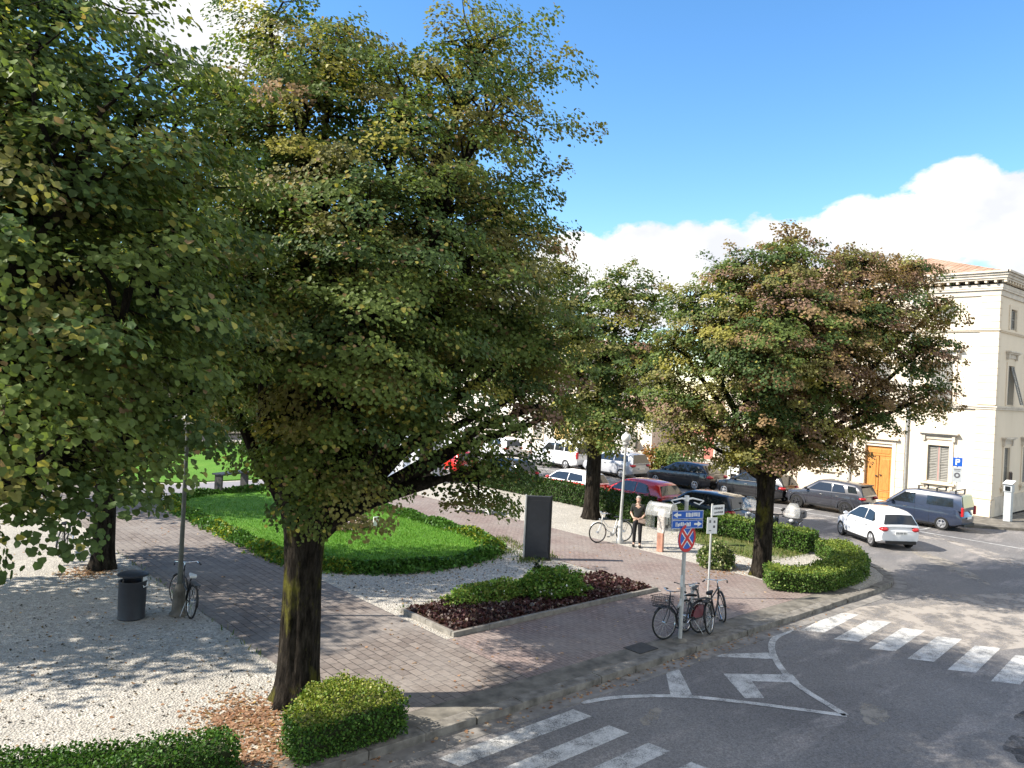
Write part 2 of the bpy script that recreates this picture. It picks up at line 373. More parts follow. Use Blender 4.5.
def tree(name, label, base, tr, fork_z, lobes, colour, n_spray, per, lsize, slen, seed, bark='bark', brown=.03, group='linden trees of the square', lean=(0,0), inner=.22, bare=()):
    rng = np.random.default_rng(seed); rnd = random.Random(seed)
    bx, by = base
    root = thing(name, label, 'tree', (bx,by,0), 0, group)
    Lc = np.array([l[0] for l in lobes], float) - np.array((bx,by,0)); Lr = np.array([(l[1],l[1],l[2] if len(l) > 2 else l[1]*.9) for l in lobes], float)
    area = Lr[:,0]*(Lr[:,0]+Lr[:,2]); pr = area/area.sum()
    # spray targets on the crown's outer shell and some inside
    T = []; O = []; LI = []
    tries = 0; dmin = slen*.50
    while len(T) < n_spray and tries < n_spray*30:
        tries += 1
        i = rng.choice(len(pr), p=pr); d = rng.normal(size=3); d /= np.linalg.norm(d)
        ins = rng.random() < inner
        shoot = (not ins) and d[2] > -.15 and rng.random() < .16
        p = Lc[i] + Lr[i]*d*(rng.uniform(.3,.7) if ins else (rng.uniform(1.02,1.16) if shoot else rng.uniform(.80,1.02)))
        if p[2] < 1.6: continue
        q = np.linalg.norm((p - Lc)/Lr, axis=1); q[i] = 9
        if not ins and q.min() < .72: continue
        if T and np.min(np.sum((np.array(T) - p)**2, axis=1)) < (dmin*(.75 if ins else 1))**2: continue
        T.append(p); O.append(unit(d*Lr[i])); LI.append(shoot)
    T = np.array(T); O = np.array(O); ns = len(T)
    radial = T*np.array((1,1,0)); radial = unit(radial + 1e-6)
    LI = np.array(LI)
    ax = unit(O*np.array((1,1,.45))*.75 + radial*.5 + rng.normal(size=(ns,3))*.22 + np.array((0,0,-.10)))
    ax = ax + np.where(LI[:,None], np.array((0,0,.35))*np.clip(O[:,2:3]+.4,0,1), 0); ax[:,2] = np.clip(ax[:,2], -.65, .75); ax = unit(ax)
    up = np.array((0,0,1.0)); side = unit(np.cross(ax, up)); nrm = unit(np.cross(side, ax))
    LI = np.array(LI); L = slen*rng.uniform(.7,1.25,ns); W = L*np.where(LI, rng.uniform(.16,.30,ns), rng.uniform(.34,.54,ns))
    col = colour(T + np.array((bx,by,0)), rng)
    cnt = np.maximum(20, (per*rng.uniform(.7,1.3,ns)*(L/slen)**1.5*np.where(LI,.5,1))).astype(int)
    I = np.repeat(np.arange(ns), cnt); n = len(I)
    u = rng.uniform(0,1,n)**.8; vmax = np.sqrt(np.clip(1 - ((u-.45)/.62)**2, .02, 1)); v = rng.uniform(-1,1,n)*vmax
    drop = .30*u**2 + .22*v**2
    P = T[I] + ax[I]*((u-.6)*L[I])[:,None] + side[I]*(v*W[I])[:,None] + nrm[I]*((rng.normal(size=n)*.075)*L[I])[:,None] - up*(drop*L[I]*.55)[:,None]
    D = ax[I]*.55 + side[I]*(v*.9)[:,None] - up*(.35 + .35*u)[:,None] + rng.normal(size=(n,3))*.36
    N = nrm[I]*.4 + up*.5 + ax[I]*.55 + side[I]*(v*.25)[:,None] + rng.normal(size=(n,3))*.27
    S = lsize*rng.uniform(.6,1.2,n)
    C = col[I]*rng.uniform(.72,1.3,(n,1)); sw = rng.random(n)
    C = np.where((sw < .045)[:,None], YEL*rng.uniform(.6,1.1,(n,1)), C); C = np.where((sw > 1-brown)[:,None], BROWN*rng.uniform(.6,1.2,(n,1)), C)
    leaf_mesh('crown', P, D, N, S, C, 'leaf', root)
    # wood: flared trunk, limbs to the lobes, twigs to the sprays
    mb = MB(); prof = []; nz = 44; seg = 56
    ridge = np.cumsum(rng.normal(size=(nz+1,seg))*.35, axis=0)*.25 + rng.normal(size=(1,seg)); ridge = ridge/np.abs(ridge).max()
    vs = []
    ph = [rnd.uniform(0,6.28) for _ in range(4)]
    for k in range(nz+1):
        z = -.1 + (fork_z+.25)*k/nz; f = max(0, z)/fork_z
        r = tr*(1.0 - .10*f + .36*math.exp(-max(0,z)/.20) + .12*max(0, f-.8)/.2)
        for j in range(seg):
            a = 2*PI*j/seg
            rr = r*(1 + .05*math.sin(3*a+ph[0]+z*.6) + .04*math.sin(5*a+ph[1]-z) + .025*math.sin(9*a+ph[2]+z*2) + (.14*math.exp(-max(0,z)/.25))*math.sin(5*a+ph[3]) + .060*ridge[k,j])
            vs.append((rr*math.cos(a)+lean[0]*f, rr*math.sin(a)+lean[1]*f, z))
    fs = [(i*seg+k, i*seg+(k+1)%seg, (i+1)*seg+(k+1)%seg, (i+1)*seg+k) for i in range(nz) for k in range(seg)]
    fs += [tuple(range(nz*seg, (nz+1)*seg))]
    mb.add(vs, fs, True); mb.build('trunk', bark, root, sharp=0)
    lb = MB(); fork = np.array((lean[0], lean[1], fork_z)); samples = []
    big = sorted(range(len(lobes)), key=lambda i: -area[i])
    for i in range(len(lobes)):
        end = Lc[i]; h = np.linalg.norm((end-fork)[:2]); pts = []; rad = []
        st = fork + np.array((math.cos(i*2.4)*tr*.35, math.sin(i*2.4)*tr*.35, -.25))
        r0 = tr*(.55 if i in big[:5] else (.30 if Lc[i][2] > fork_z+1.5 else .16)); mid = fork*.5 + end*.5 + np.array((rnd.uniform(-.3,.3), rnd.uniform(-.3,.3), (.35 if end[2] > fork_z+1 else .5)*min(1.5, 1)))
        for k in range(9):
            t = k/8; p = st*(1-t)**2 + mid*2*t*(1-t) + end*t*t
            p = p + np.array((rnd.uniform(-1,1), rnd.uniform(-1,1), rnd.uniform(-1,1)))*.06*(0 < k < 8)
            pts.append(p); rad.append(r0*(1-t)**.8 + .035); samples.append((p, rad[-1], i))
        lb.tube(pts, rad, 8)
    SP = np.array([s[0] for s in samples])
    for k in range(ns):
        b0 = T[k] - ax[k]*L[k]*.6; d2 = np.sum((SP - b0)**2, axis=1) + 2.0*np.clip(SP[:,2]-b0[2], 0, 9)
        j = int(np.argmin(d2)); s = SP[j]; md = (s+b0)/2 + np.array((rnd.uniform(-.15,.15), rnd.uniform(-.15,.15), .12)); r0 = min(.03, samples[j][1]*.8)
        lb.tube([s, md, b0, T[k] - ax[k]*L[k]*.15 + np.array((0,0,-.02))], [r0, .018, .011, .005], 4, False)
    for a, b in bare:
        a = np.array(a)-np.array((bx,by,0)); b = np.array(b)-np.array((bx,by,0)); lb.tube([a, (a+b)/2+np.array((.05,.05,.1)), b], [.03,.02,.008], 5, False)
    lb.build('branches', 'bark_dark', root, fix=False, sharp=0)
    return root

def poly_sample(poly, z0, z1, dens, rng, top=True, bot=.04):
    P = []; N = []
    n = len(poly); c = np.mean(np.array(poly), axis=0)
    ar = sum(poly[i][0]*poly[(i+1)%n][1]-poly[(i+1)%n][0]*poly[i][1] for i in range(n))/2
    for i in range(n):
        a = np.array(poly[i]); b = np.array(poly[(i+1)%n]); d = b-a; l = np.linalg.norm(d)
        if l < 1e-6: continue
        m = int(l*(z1-z0)*dens); t = rng.random(m); z = rng.uniform(z0+bot, z1, m)
        nn = np.array((d[1],-d[0]))/l*(1 if ar > 0 else -1)
        P.append(np.column_stack([a[0]+d[0]*t, a[1]+d[1]*t, z])); N.append(np.tile((nn[0],nn[1],.25), (m,1)))
    if top:
        xs = np.array(poly); lo = xs.min(0); hi = xs.max(0); m = int((hi-lo).prod()*dens*1.1)
        q = rng.uniform(lo, hi, (m,2)); ins = np.zeros(m, bool); j = n-1
        for i in range(n):
            xi, yi = poly[i]; xj, yj = poly[j]
            cr = ((yi > q[:,1]) != (yj > q[:,1])) & (q[:,0] < (xj-xi)*(q[:,1]-yi)/((yj-yi) or 1e-9) + xi)
            ins ^= cr; j = i
        q = q[ins]; P.append(np.column_stack([q, np.full(len(q), z1)])); N.append(np.tile((0,0,1.0), (len(q),1)))
    return np.concatenate(P), np.concatenate(N)

def shrink(poly, d):
    c = np.mean(np.array(poly), axis=0); n = len(poly); out = []
    ar = sum(poly[i][0]*poly[(i+1)%n][1]-poly[(i+1)%n][0]*poly[i][1] for i in range(n))
    sg = 1 if ar > 0 else -1
    for i in range(n):
        a, b, e = (np.array(poly[(i-1)%n]), np.array(poly[i]), np.array(poly[(i+1)%n]))
        u = (b-a)/np.linalg.norm(b-a); w = (e-b)/np.linalg.norm(e-b)
        n1 = np.array((-u[1],u[0]))*sg; n2 = np.array((-w[1],w[0]))*sg; m = n1+n2; l = np.linalg.norm(m)
        m = m/l if l > .2 else n1; out.append(tuple(b + m*d/max(.4, m.dot(n1))))
    return out

def hedge(name, label, poly, h, lsize, dens, cols, w, seed, cat='hedge', group=None, z0=0, rough=.035, topcols=None, wave=.05):
    rng = np.random.default_rng(seed)
    cx, cy = np.mean(np.array(poly), axis=0); pl = [(x-cx, y-cy) for x, y in poly]
    root = thing(name, label, cat, (cx,cy,z0), 0, group)
    MB().prism(shrink(pl, .09), .02, h-.10).build('stems', 'hedge_core', root)
    P, N = poly_sample(pl, 0, h, dens, rng)
    n = len(P); P[:,2] += np.where(N[:,2] > .9, wave*(np.sin(P[:,0]*2.1+seed)+np.sin(P[:,1]*2.7+seed*2))*.5, 0)
    lump = .05*np.sin(P[:,0]*5.3+P[:,2]*7+seed)*np.sin(P[:,1]*6.1+P[:,2]*5)
    P += N*((rng.normal(size=n)*rough - .02 + lump*.6)[:,None])
    D = N*.6 + rng.normal(size=(n,3))*.7 + np.array((0,0,.15)); NN = N*.8 + rng.normal(size=(n,3))*.55 + np.array((0,0,.35))
    C = pick(rng, n, cols, w)*rng.uniform(.65,1.35,(n,1))
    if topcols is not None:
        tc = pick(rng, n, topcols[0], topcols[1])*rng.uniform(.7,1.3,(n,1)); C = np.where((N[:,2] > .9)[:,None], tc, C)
    leaf_mesh('foliage', P, D, NN, lsize*rng.uniform(.6,1.25,n), C, 'hedge_leaf', root)
    return root

def plant(name, label, pos, r, h, n, lsize, cols, w, seed, cat='shrub', group=None, flowers=None, stems=6):
    rng = np.random.default_rng(seed); root = thing(name, label, cat, pos, 0, group)
    d = unit(rng.normal(size=(n,3))); d[:,2] = np.abs(d[:,2]); rad = rng.uniform(.35,1.0,n)**.5
    bl = 1 + .18*np.sin(d[:,0]*7+seed)*np.sin(d[:,1]*8+d[:,2]*6)
    rx, ry = r if isinstance(r, tuple) else (r, r)
    P = d*rad[:,None]*bl[:,None]*np.array((rx,ry,h*.95)) + np.array((0,0,.03))
    D = d*.8 + rng.normal(size=(n,3))*.6 + np.array((0,0,.2)); N = d*.5 + rng.normal(size=(n,3))*.5 + np.array((0,0,.6))
    C = pick(rng, n, cols, w)*rng.uniform(.65,1.35,(n,1))
    leaf_mesh('foliage', P, D, N, lsize*rng.uniform(.6,1.25,n), C, 'hedge_leaf', root)
    sb = MB()
    for k in range(stems):
        a = 2*PI*k/stems+seed; sb.tube([(0.03*math.cos(a),.03*math.sin(a),-.03),(rx*.3*math.cos(a),ry*.3*math.sin(a),h*.45),(rx*.6*math.cos(a),ry*.6*math.sin(a),h*.8)], [.014,.01,.005], 5)
    sb.build('stems', 'bark_dark', root)
    if flowers:
        k, c, s = flowers; i = rng.choice(n, k, replace=False)
        leaf_mesh('flowers', P[i]*1.06, rng.normal(size=(k,3)), d[i]+np.array((0,0,.5)), np.full(k,s), np.tile(np.array(c),(k,1)), 'hedge_leaf', root)
    return root
# ------------------------------------------------------------------ setting
def arc(cx, cy, r, a0, a1, n):
    return [(cx+r*math.cos(R(a0+(a1-a0)*i/n)), cy+r*math.sin(R(a0+(a1-a0)*i/n))) for i in range(n+1)]
struct(MB().sheet([(-400,-400),(400,-400),(400,400),(-400,400)], -.16).build('ground', 'soil', fix=False))
struct(MB().sheet([(-60,-40),(80,-40),(80,90),(-60,90)], -.12).build('road', 'asphalt', fix=False))
KX, KY, KR = 26.2, 9.38, 3.4            # the park's kerb line and its rounded corner
outer = [(-50,KY)] + arc(KX-KR, KY+KR, KR, -90, 0, 14) + [(KX,58),(-50,58)]
struct(MB().prism(outer, -.15, -.004).build('park_ground', 'gravel'))
def strip(pa, pb, z0, z1):
    mb = MB(); n = len(pa)
    vs = [(x,y,z0) for x,y in pa]+[(x,y,z0) for x,y in pb]+[(x,y,z1) for x,y in pa]+[(x,y,z1) for x,y in pb]
    fs = []
    for i in range(n-1):
        fs += [(2*n+i, 2*n+i+1, 3*n+i+1, 3*n+i), (i, i+1, 2*n+i+1, 2*n+i), (n+i, 3*n+i, 3*n+i+1, n+i+1)]
    return mb.add(vs, fs)
def edge(off, y_end=58):
    return [(-50,KY-off)] + [(x,KY-off) for x in np.linspace(-30,KX-KR-1,60)] + arc(KX-KR, KY+KR, KR+off, -90, 0, 22) + [(KX+off,y) for y in np.linspace(KY+KR+.6,y_end,30)]
kin, kout = edge(-.22), edge(.05)
# separate kerb stones along the line, with joints and small shifts
def resample(p, step):
    P = [Vector((x,y)) for x,y in p]; out = [P[0]]; need = step
    for a, b in zip(P, P[1:]):
        l = (b-a).length; t = 0
        while l - t >= need:
            t += need; out.append(a+(b-a)*t/l); need = step
        need -= l-t
    return out
kb = MB(); pts = resample(edge(-.085), .98); rk = random.Random(4)
for a, b in zip(pts, pts[1:]):
    d = b-a
    if d.length < .1 or a.x < -8: continue
    c = (a+b)/2; kb.obox((c.x+rk.uniform(-.012,.012), c.y+rk.uniform(-.012,.012), -.07+rk.uniform(-.012,.008)), (d.x,d.y,rk.uniform(-.006,.006)), d.length/2-.006, .135, .085)
struct(kb.build('kerb', 'kerb', bevel=.012))
struct(strip(edge(.055), edge(.40), -.14, -.112).build('gutter', 'gutter', fix=False))
struct(strip(edge(-.225)[1:61], edge(-.72)[1:61], -.1, .002).build('kerb_edging', 'dirty', fix=False))
struct(MB().sheet([(6.2,10.1),(9.6,10.1),(9.6,44),(6.2,44)], .004).build('paved_path', 'paver', fix=False))
struct(MB().sheet([(9.604,10.1),(20.3,10.1),(20.3,12.56),(9.604,12.56)], .004).build('sidewalk', 'paver_pink', fix=False))
struct(MB().sheet([(16.75,12.564),(20.3,12.564),(20.3,44),(16.75,44)], .004).build('cross_path', 'paver_pink', fix=False))
struct(MB().sheet([(9.9,32.9),(16.7,32.9),(16.7,36.1),(9.9,36.1)], .006).build('garden_path', 'greypath', fix=False))
def rrect(x0,x1,y0,y1,r,n=8):
    return arc(x1-r,y0+r,r,-90,0,n)+arc(x1-r,y1-r,r,0,90,n)+arc(x0+r,y1-r,r,90,180,n)+arc(x0+r,y0+r,r,180,270,n)
lawn_poly = rrect(9.95,16.5,17.9,32.6,2.9)
struct(MB().prism(lawn_poly, -.05, .05).build('lawn', 'lawn'))
struct(MB().prism(rrect(10.1,24,36.5,54,2.5), -.05, .05).build('far_lawn', 'lawn'))
struct(MB().sheet([(22.5,13.0),(25.1,12.9),(25.1,17.6),(23.2,16.6)], .003).build('grass_patch', 'rough_grass', fix=False))
# short blades standing on the near lawn
rng = np.random.default_rng(3); n = 52000
q = rng.uniform((10.0,17.9),(16.5,32.6),(n,2)); q = q[rng.random(n) < np.clip(1.25-(q[:,1]-18)/13,.25,1)]
def in_poly(q, poly):
    ins = np.zeros(len(q), bool); j = len(poly)-1
    for i in range(len(poly)):
        xi, yi = poly[i]; xj, yj = poly[j]
        ins ^= ((yi > q[:,1]) != (yj > q[:,1])) & (q[:,0] < (xj-xi)*(q[:,1]-yi)/((yj-yi) or 1e-9)+xi); j = i
    return ins
q = q[in_poly(q, lawn_poly)]; n = len(q)
GR = [(.065,.17,.016),(.095,.225,.022),(.15,.25,.04)]
BL = np.array([(-.12,0,0),(.12,0,0),(.05,1,.15),(-.05,1,.15)])
def blades(name, q, z, h, cols, w, rng):
    n = len(q)
    o = leaf_mesh(name, np.column_stack([q, np.full(n, z)]), rng.normal(size=(n,3))*.4+np.array((0,0,1)), rng.normal(size=(n,3)), h*rng.uniform(.5,1.3,n), pick(rng,n,cols,w)*rng.uniform(.7,1.3,(n,1)), 'hedge_leaf', None, BL)
    o['kind'] = 'stuff'; return o
blades('lawn_grass', q, .05, .06, GR, [3,3,1], rng)
# weeds along the gravel edges, on the shaded verge by the planter and behind the hedge
def scat(pts, n, s): 
    i = rng.integers(0, len(pts), n); t = rng.random((n,1)); a = np.array(pts); b = np.roll(a,-1,axis=0)
    return a[i]*(1-t)+b[i]*t + rng.normal(size=(n,2))*s
w1 = np.concatenate([scat([(9.9,14.6),(13,14.7),(16.5,14.7)], 900, .12), scat([(15.6,16.9),(16.8,16.9),(17.0,18)], 700, .16), scat([(14.9,17.6),(16.9,18.4),(17.4,20)], 600, .14), scat([(22.9,13.6),(24.8,13.2),(24.8,17.2),(23.6,16.2)], 1800, .3), scat([(6.15,12),(6.15,30)], 120, .05)])
blades('weed_tufts', w1, 0, .10, [(.07,.12,.025),(.13,.16,.04),(.20,.19,.08)], [3,2,1], rng)
# fallen leaves: a rusty drift round the near trunk, a thin scatter elsewhere
qa = np.concatenate([rng.normal(size=(1500,2))*np.array((.38,.50))+np.array((4.95,11.25)), rng.normal(size=(700,2))*np.array((.35,.35))+np.array((4.6,10.2)), rng.normal(size=(500,2))*.35+np.array((5.0,21.6)),
    rng.uniform((-3,10.3),(6,26),(420,2)), rng.uniform((6.2,10.2),(20.2,12.5),(120,2)), rng.uniform((6.2,12.5),(9.6,30),(140,2)), rng.normal(size=(260,2))*np.array((.9,.3))+np.array((20.4,12.9)), rng.uniform((9.8,15),(20,17.5),(160,2)), rng.normal(size=(240,2))*np.array((3.5,.12))+np.array((12,9.2))])
n = len(qa); za = np.where((qa[:,0] > 6.2) & (qa[:,1] > 10.1), .012, .006); za = np.where(qa[:,1] < 9.35, -.105, za)
o = leaf_mesh('fallen_leaves', np.column_stack([qa, za]), rng.normal(size=(n,3))*np.array((1,1,.12)), np.array((0,0,1))+rng.normal(size=(n,3))*.25, .058*rng.uniform(.5,1.2,n), pick(rng,n,[(.40,.25,.165),(.33,.18,.11),(.46,.34,.23),(.24,.14,.085)],[3,3,2,2])*rng.uniform(.7,1.3,(n,1)), 'leaf')
o['kind'] = 'stuff'
# loose stones and twigs lying on the shaded gravel
rp = rng.uniform((-5,10.3),(6.1,20),(2600,2)); rp = np.concatenate([rp, rng.uniform((9.8,14.8),(16.6,17.6),(900,2))]); n = len(rp)
o = leaf_mesh('loose_debris', np.column_stack([rp, np.full(n,.008)]), rng.normal(size=(n,3))*np.array((1,1,.2)), np.array((0,0,1))+rng.normal(size=(n,3))*.4, .05*rng.uniform(.3,1.1,n), pick(rng,n,[(.11,.09,.07),(.06,.05,.04),(.5,.48,.45),(.2,.15,.1)],[3,2,1,2])*rng.uniform(.7,1.3,(n,1)), 'hedge_leaf')
o['kind'] = 'stuff'
# pavement in front of the facades
struct(MB().prism([(38.3,12.2),(41.9,8),(60,8),(60,11),(41.94,12.43),(41.94,62),(38.3,62)], -.15, 0).build('far_pavement', 'dirty'))
kb2 = MB()
for k in range(48): kb2.box(38.14,38.296,12.6+k*1.0,13.59+k*1.0,-.14,.006)
struct(kb2.build('far_kerb', 'kerb'))
# painted markings
rm = MB(); Z = -.116
for k in range(8): 
    y1 = 8.86-.775*k; rm.sheet([(17.14+.05*k,y1),(19.40+.06*k,y1+.22),(19.72+.06*k,y1-.20),(17.46+.05*k,y1-.42)], Z)
for k in range(7):
    y1 = 8.86-.765*k; rm.sheet([(6.7+.05*k,y1-.05),(9.52+.04*k,y1),(9.58+.04*k,y1-.37),(6.8+.05*k,y1-.42)], Z)
for p in ([(12.30,9.06),(12.62,8.98),(11.76,8.06),(11.38,8.24)], [(13.78,9.02),(14.02,9.04),(15.1,8.42),(14.75,8.2)], [(13.15,8.32),(12.44,7.41),(12.74,7.20),(13.28,7.78)], [(13.15,8.32),(13.28,7.78),(14.0,7.20),(14.28,7.5)]): rm.sheet(p, Z)
def band(pts, w):
    P = [Vector(p) for p in pts]; Lf = []; Rt = []
    for i in range(len(P)):
        d = (P[min(i+1,len(P)-1)]-P[max(i-1,0)]).normalized(); nn = Vector((-d.y,d.x))*w/2; Lf.append(P[i]+nn); Rt.append(P[i]-nn)
    for i in range(len(P)-1): rm.sheet([tuple(Lf[i]),tuple(Lf[i+1]),tuple(Rt[i+1]),tuple(Rt[i])], Z+.003)
def cr(pts, n=8):
    P = [Vector(p) for p in pts]; P = [2*P[0]-P[1]] + P + [2*P[-1]-P[-2]]; out = []
    for i in range(1, len(P)-2):
        for k in range(n):
            t = k/n; a,b,c,d = P[i-1],P[i],P[i+1],P[i+2]
            out.append(.5*((2*b)+(c-a)*t+(2*a-5*b+4*c-d)*t*t+(3*b-a-3*c+d)*t**3))
    return [tuple(x) for x in out] + [tuple(P[-2])]
band(cr([(9.83,8.97),(10.6,8.72),(11.52,8.13),(12.25,7.32),(13.26,5.95)]), .13)
band(cr([(17.0,9.0),(15.9,8.84),(14.85,8.2),(13.9,7.22),(13.26,5.95)]), .14)
struct(rm.build('road_marking', 'paint', fix=False))
# bus-bay / parking line fragments beyond the corner
rm = MB()
for y in (13.0, 18.3, 23.4, 28.9, 34): rm.sheet([(34.9,y),(36.6,y),(36.6,y+.12),(34.9,y+.12)], Z)
rm.sheet([(34.75,9),(34.88,9),(34.88,44),(34.75,44)], Z)
struct(rm.build('parking_line', 'paint', fix=False))
# worn pale patches, darker repairs, and wide ones painting sunlight into the asphalt
def blot(cx, cy, rx, ry, rot, seed, z):
    rg = random.Random(seed); ph = [rg.uniform(0,6.28) for _ in range(5)]; out = []
    for k in range(64):
        a = 2*PI*k/64; r = 1+.16*math.sin(2*a+ph[0])+.11*math.sin(3*a+ph[1])+.08*math.sin(5*a+ph[2])+.06*math.sin(9*a+ph[3])+.05*math.sin(14*a+ph[4])
        x, y = rx*r*math.cos(a), ry*r*math.sin(a); c, s = math.cos(rot), math.sin(rot); out.append((cx+x*c-y*s, cy+x*s+y*c))
    return MB().sheet(out, z)
for cx, cy, rx, ry, rot, sd, m in ((13.75,5.7,.42,.26,.3,1,'patch_pale'),(22.5,6.6,5.2,2.0,-.45,2,'patch_sunlit'),(31.0,8.0,4.2,.55,.9,3,'patch_sunlit'),(15.2,3.6,1.2,.5,.2,4,'patch_dark'),(20.8,3.2,1.5,.7,.9,5,'patch_dark'),(28.5,9.6,2.6,.35,.75,6,'patch_pale'),(10.4,7.9,.35,.13,.4,7,'patch_pale'),(17.9,3.6,.9,.18,.5,8,'patch_pale'),(33.5,15.5,.5,4.5,0,9,'patch_sunlit')):
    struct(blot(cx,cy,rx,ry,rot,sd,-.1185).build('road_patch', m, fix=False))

# ------------------------------------------------------------------ corner building
CX, CY = 41.94, 12.43
FL = Matrix(((0,-1,0,CX),(1,0,0,CY),(0,0,1,0),(0,0,0,1)))      # (u, out, z) along the long facade
FS = Matrix(((1,0,0,CX),(0,-1,0,CY),(0,0,1,0),(0,0,0,1)))      # along the side street
def wall_with_openings(mb, F, u0, u1, z0, z1, ops, depth=.22):
    us = sorted({u0,u1,*[o[0] for o in ops],*[o[1] for o in ops]}); zs = sorted({z0,z1,*[o[2] for o in ops],*[o[3] for o in ops]})
    for a, b in zip(us, us[1:]):
        for c, d in zip(zs, zs[1:]):
            if any(o[0] <= (a+b)/2 <= o[1] and o[2] <= (c+d)/2 <= o[3] for o in ops): continue
            mb.add([F@Vector(p) for p in ((a,0,c),(b,0,c),(b,0,d),(a,0,d))], [(0,1,2,3)])
    for a, b, c, d in ops:
        for p in (((a,0,c),(a,0,d),(a,-depth,d),(a,-depth,c)), ((b,0,c),(b,0,d),(b,-depth,d),(b,-depth,c)), ((a,0,d),(b,0,d),(b,-depth,d),(a,-depth,d)), ((a,0,c),(b,0,c),(b,-depth,c),(a,-depth,c))):
            mb.add([F@Vector(q) for q in p], [(0,1,2,3)])
cb = thing('corner_building', 'three storey cream corner building with stone quoins and an orange wooden door', 'building', (CX,CY,0))
def part(mb, name, m, F, parent, **k):
    o = mb.xform(F).build(name, m, parent, **k) if F is not None else mb.build(name, m, parent, **k)
    return o
def rel(o, root):        # geometry was laid out in world space: keep it there under a moved parent
    p = o.parent
    if p and p.type == 'EMPTY': o.matrix_parent_inverse = root.matrix_basis.inverted()
    return o
LW, SW, HT = 14.9, 13.0, 11.0
winL = [1.9, 4.9, 7.75, 10.6]
opsL = [(1.9,2.9,1.45,3.25),(4.65,6.05,.10,2.95),(7.7,8.7,1.45,3.25),(11.0,12.0,1.45,3.25),(13.1,14.6,.05,2.65)]
opsL += [(u,u+1,5.40,7.45) for u in winL] + [(13.2,14.2,5.40,7.45)] + [(u,u+1,9.40,10.28) for u in winL] + [(13.2,14.2,9.40,10.28)]
winS = [1.66, 4.65, 7.7, 10.6]
opsS = [(u,u+.92,5.47,7.40) for u in winS] + [(u,u+.92,9.22,10.22) for u in winS] + [(u,u+.84,1.45,3.32) for u in winS[:1]] + [(u,u+.92,1.45,3.32) for u in winS[1:]]
mb = MB(); wall_with_openings(mb, FL, 0, LW, 0, HT, opsL); wall_with_openings(mb, FS, 0, SW, 0, HT, opsS)
x1, y1 = CX+SW, CY+LW
mb.add([(CX,y1,0),(x1,y1,0),(x1,y1,HT),(CX,y1,HT)], [(0,1,2,3)]); mb.add([(x1,CY,0),(x1,y1,0),(x1,y1,HT),(x1,CY,HT)], [(0,1,2,3)])
rel(mb.build('wall', 'stucco', cb, fix=False), cb)
def louvre(F, u0, u1, z0, z1, out, parent, m='shutter', lean=0):
    mb = MB(); w = .06
    for a, b in ((u0,u0+w),(u1-w,u1)): mb.box(a,b,out,out+.045,z0,z1)
    for z in (z0, (z0+z1)/2-.03, z1-w): mb.box(u0+w,u1-w,out,out+.042,z,z+w)
    n = int((z1-z0)/.085)
    for k in range(n):
        z = z0+w+(z1-z0-2*w)*k/n
        mb.add([(u0+w,out+.005,z+.06),(u1-w,out+.005,z+.06),(u1-w,out+.034,z+.005),(u0+w,out+.034,z+.005)], [(0,1,2,3)])
    if lean:
        pz = z1; mb.v = [(a, b+(pz-c)*lean, c) for a,b,c in mb.v]
    return rel(part(mb, 'shutter', m, F, parent, fix=False), cb)
def window(F, u0, u1, z0, z1, kind, ped=None, sill=True):
    mb = MB(); w = .19
    mb.box(u0-w,u0,-.01,.05,z0-.02,z1+w); mb.box(u1,u1+w,-.01,.05,z0-.02,z1+w); mb.box(u0,u1,-.01,.048,z1,z1+w)
    o = rel(part(mb, 'window', 'stone', F, cb, bevel=.012), cb)
    rel(part(MB().add([(u0,-.19,z0),(u1,-.19,z0),(u1,-.19,z1),(u0,-.19,z1)], [(0,1,2,3)]), 'pane', 'glass_win', F, o, fix=False), cb)
    um = (u0+u1)/2
    if kind == 'shut':
        louvre(F, u0+.01, um-.03, z0+.02, z1-.03, -.10, o); louvre(F, um+.03, u1-.01, z0+.02, z1-.03, -.10, o)
        rel(part(MB().box(um-.028,um+.028,-.11,-.06,z0,z1), 'centre_bar', 'pink', F, o), cb)
    elif kind == 'ajar':
        zm = (z0+z1)/2
        louvre(F, u0+.01, um-.02, z0+.02, z1-.03, -.08, o, lean=.10); louvre(F, um+.02, u1-.01, z0+.02, z1-.03, -.08, o, lean=.10)
    elif kind == 'tilt':
        louvre(F, u0+.01, um-.02, z0+.02, z1-.03, -.08, o, lean=.0); louvre(F, um+.02, u1-.01, z0+.02, z1-.03, -.02, o, lean=.26)
    elif kind == 'half':
        louvre(F, u0+.01, um-.02, z0+.02, z1-.03, -.1, o); louvre(F, um+.02, u1-.01, z0+.02, z1-.03, -.1, o)
    if sill: rel(part(MB().box(u0-.32,u1+.32,0,.14,z0-.16,z0-.05).box(u0-.22,u0-.08,0,.08,z0-.36,z0-.16).box(u1+.08,u1+.22,0,.08,z0-.36,z0-.16), 'sill', 'stone', F, o), cb)
    if ped is not None:
        rel(part(MB().box(u0-.42,u1+.42,0,.24,ped+.06,ped+.13).box(u0-.36,u1+.36,0,.17,ped-.01,ped+.06).box(u0-.30,u1+.30,0,.06,ped-.22,ped-.01).box(u0-.27,u0-.13,0,.13,ped-.3,ped-.01).box(u1+.13,u1+.27,0,.13,ped-.3,ped-.01), 'pediment', 'cornice', F, o), cb)
window(FL,1.9,2.9,1.45,3.25,'shut',3.78); window(FL,7.7,8.7,1.45,3.25,'shut',3.78); window(FL,11.0,12.0,1.45,3.25,'shut',3.78)
for k, u in enumerate(winL + [13.2]):
    window(FL,u,u+1,5.40,7.45,('ajar','half','ajar','half','half')[k],8.0,False); window(FL,u,u+1,9.40,10.28,'half',None,False)
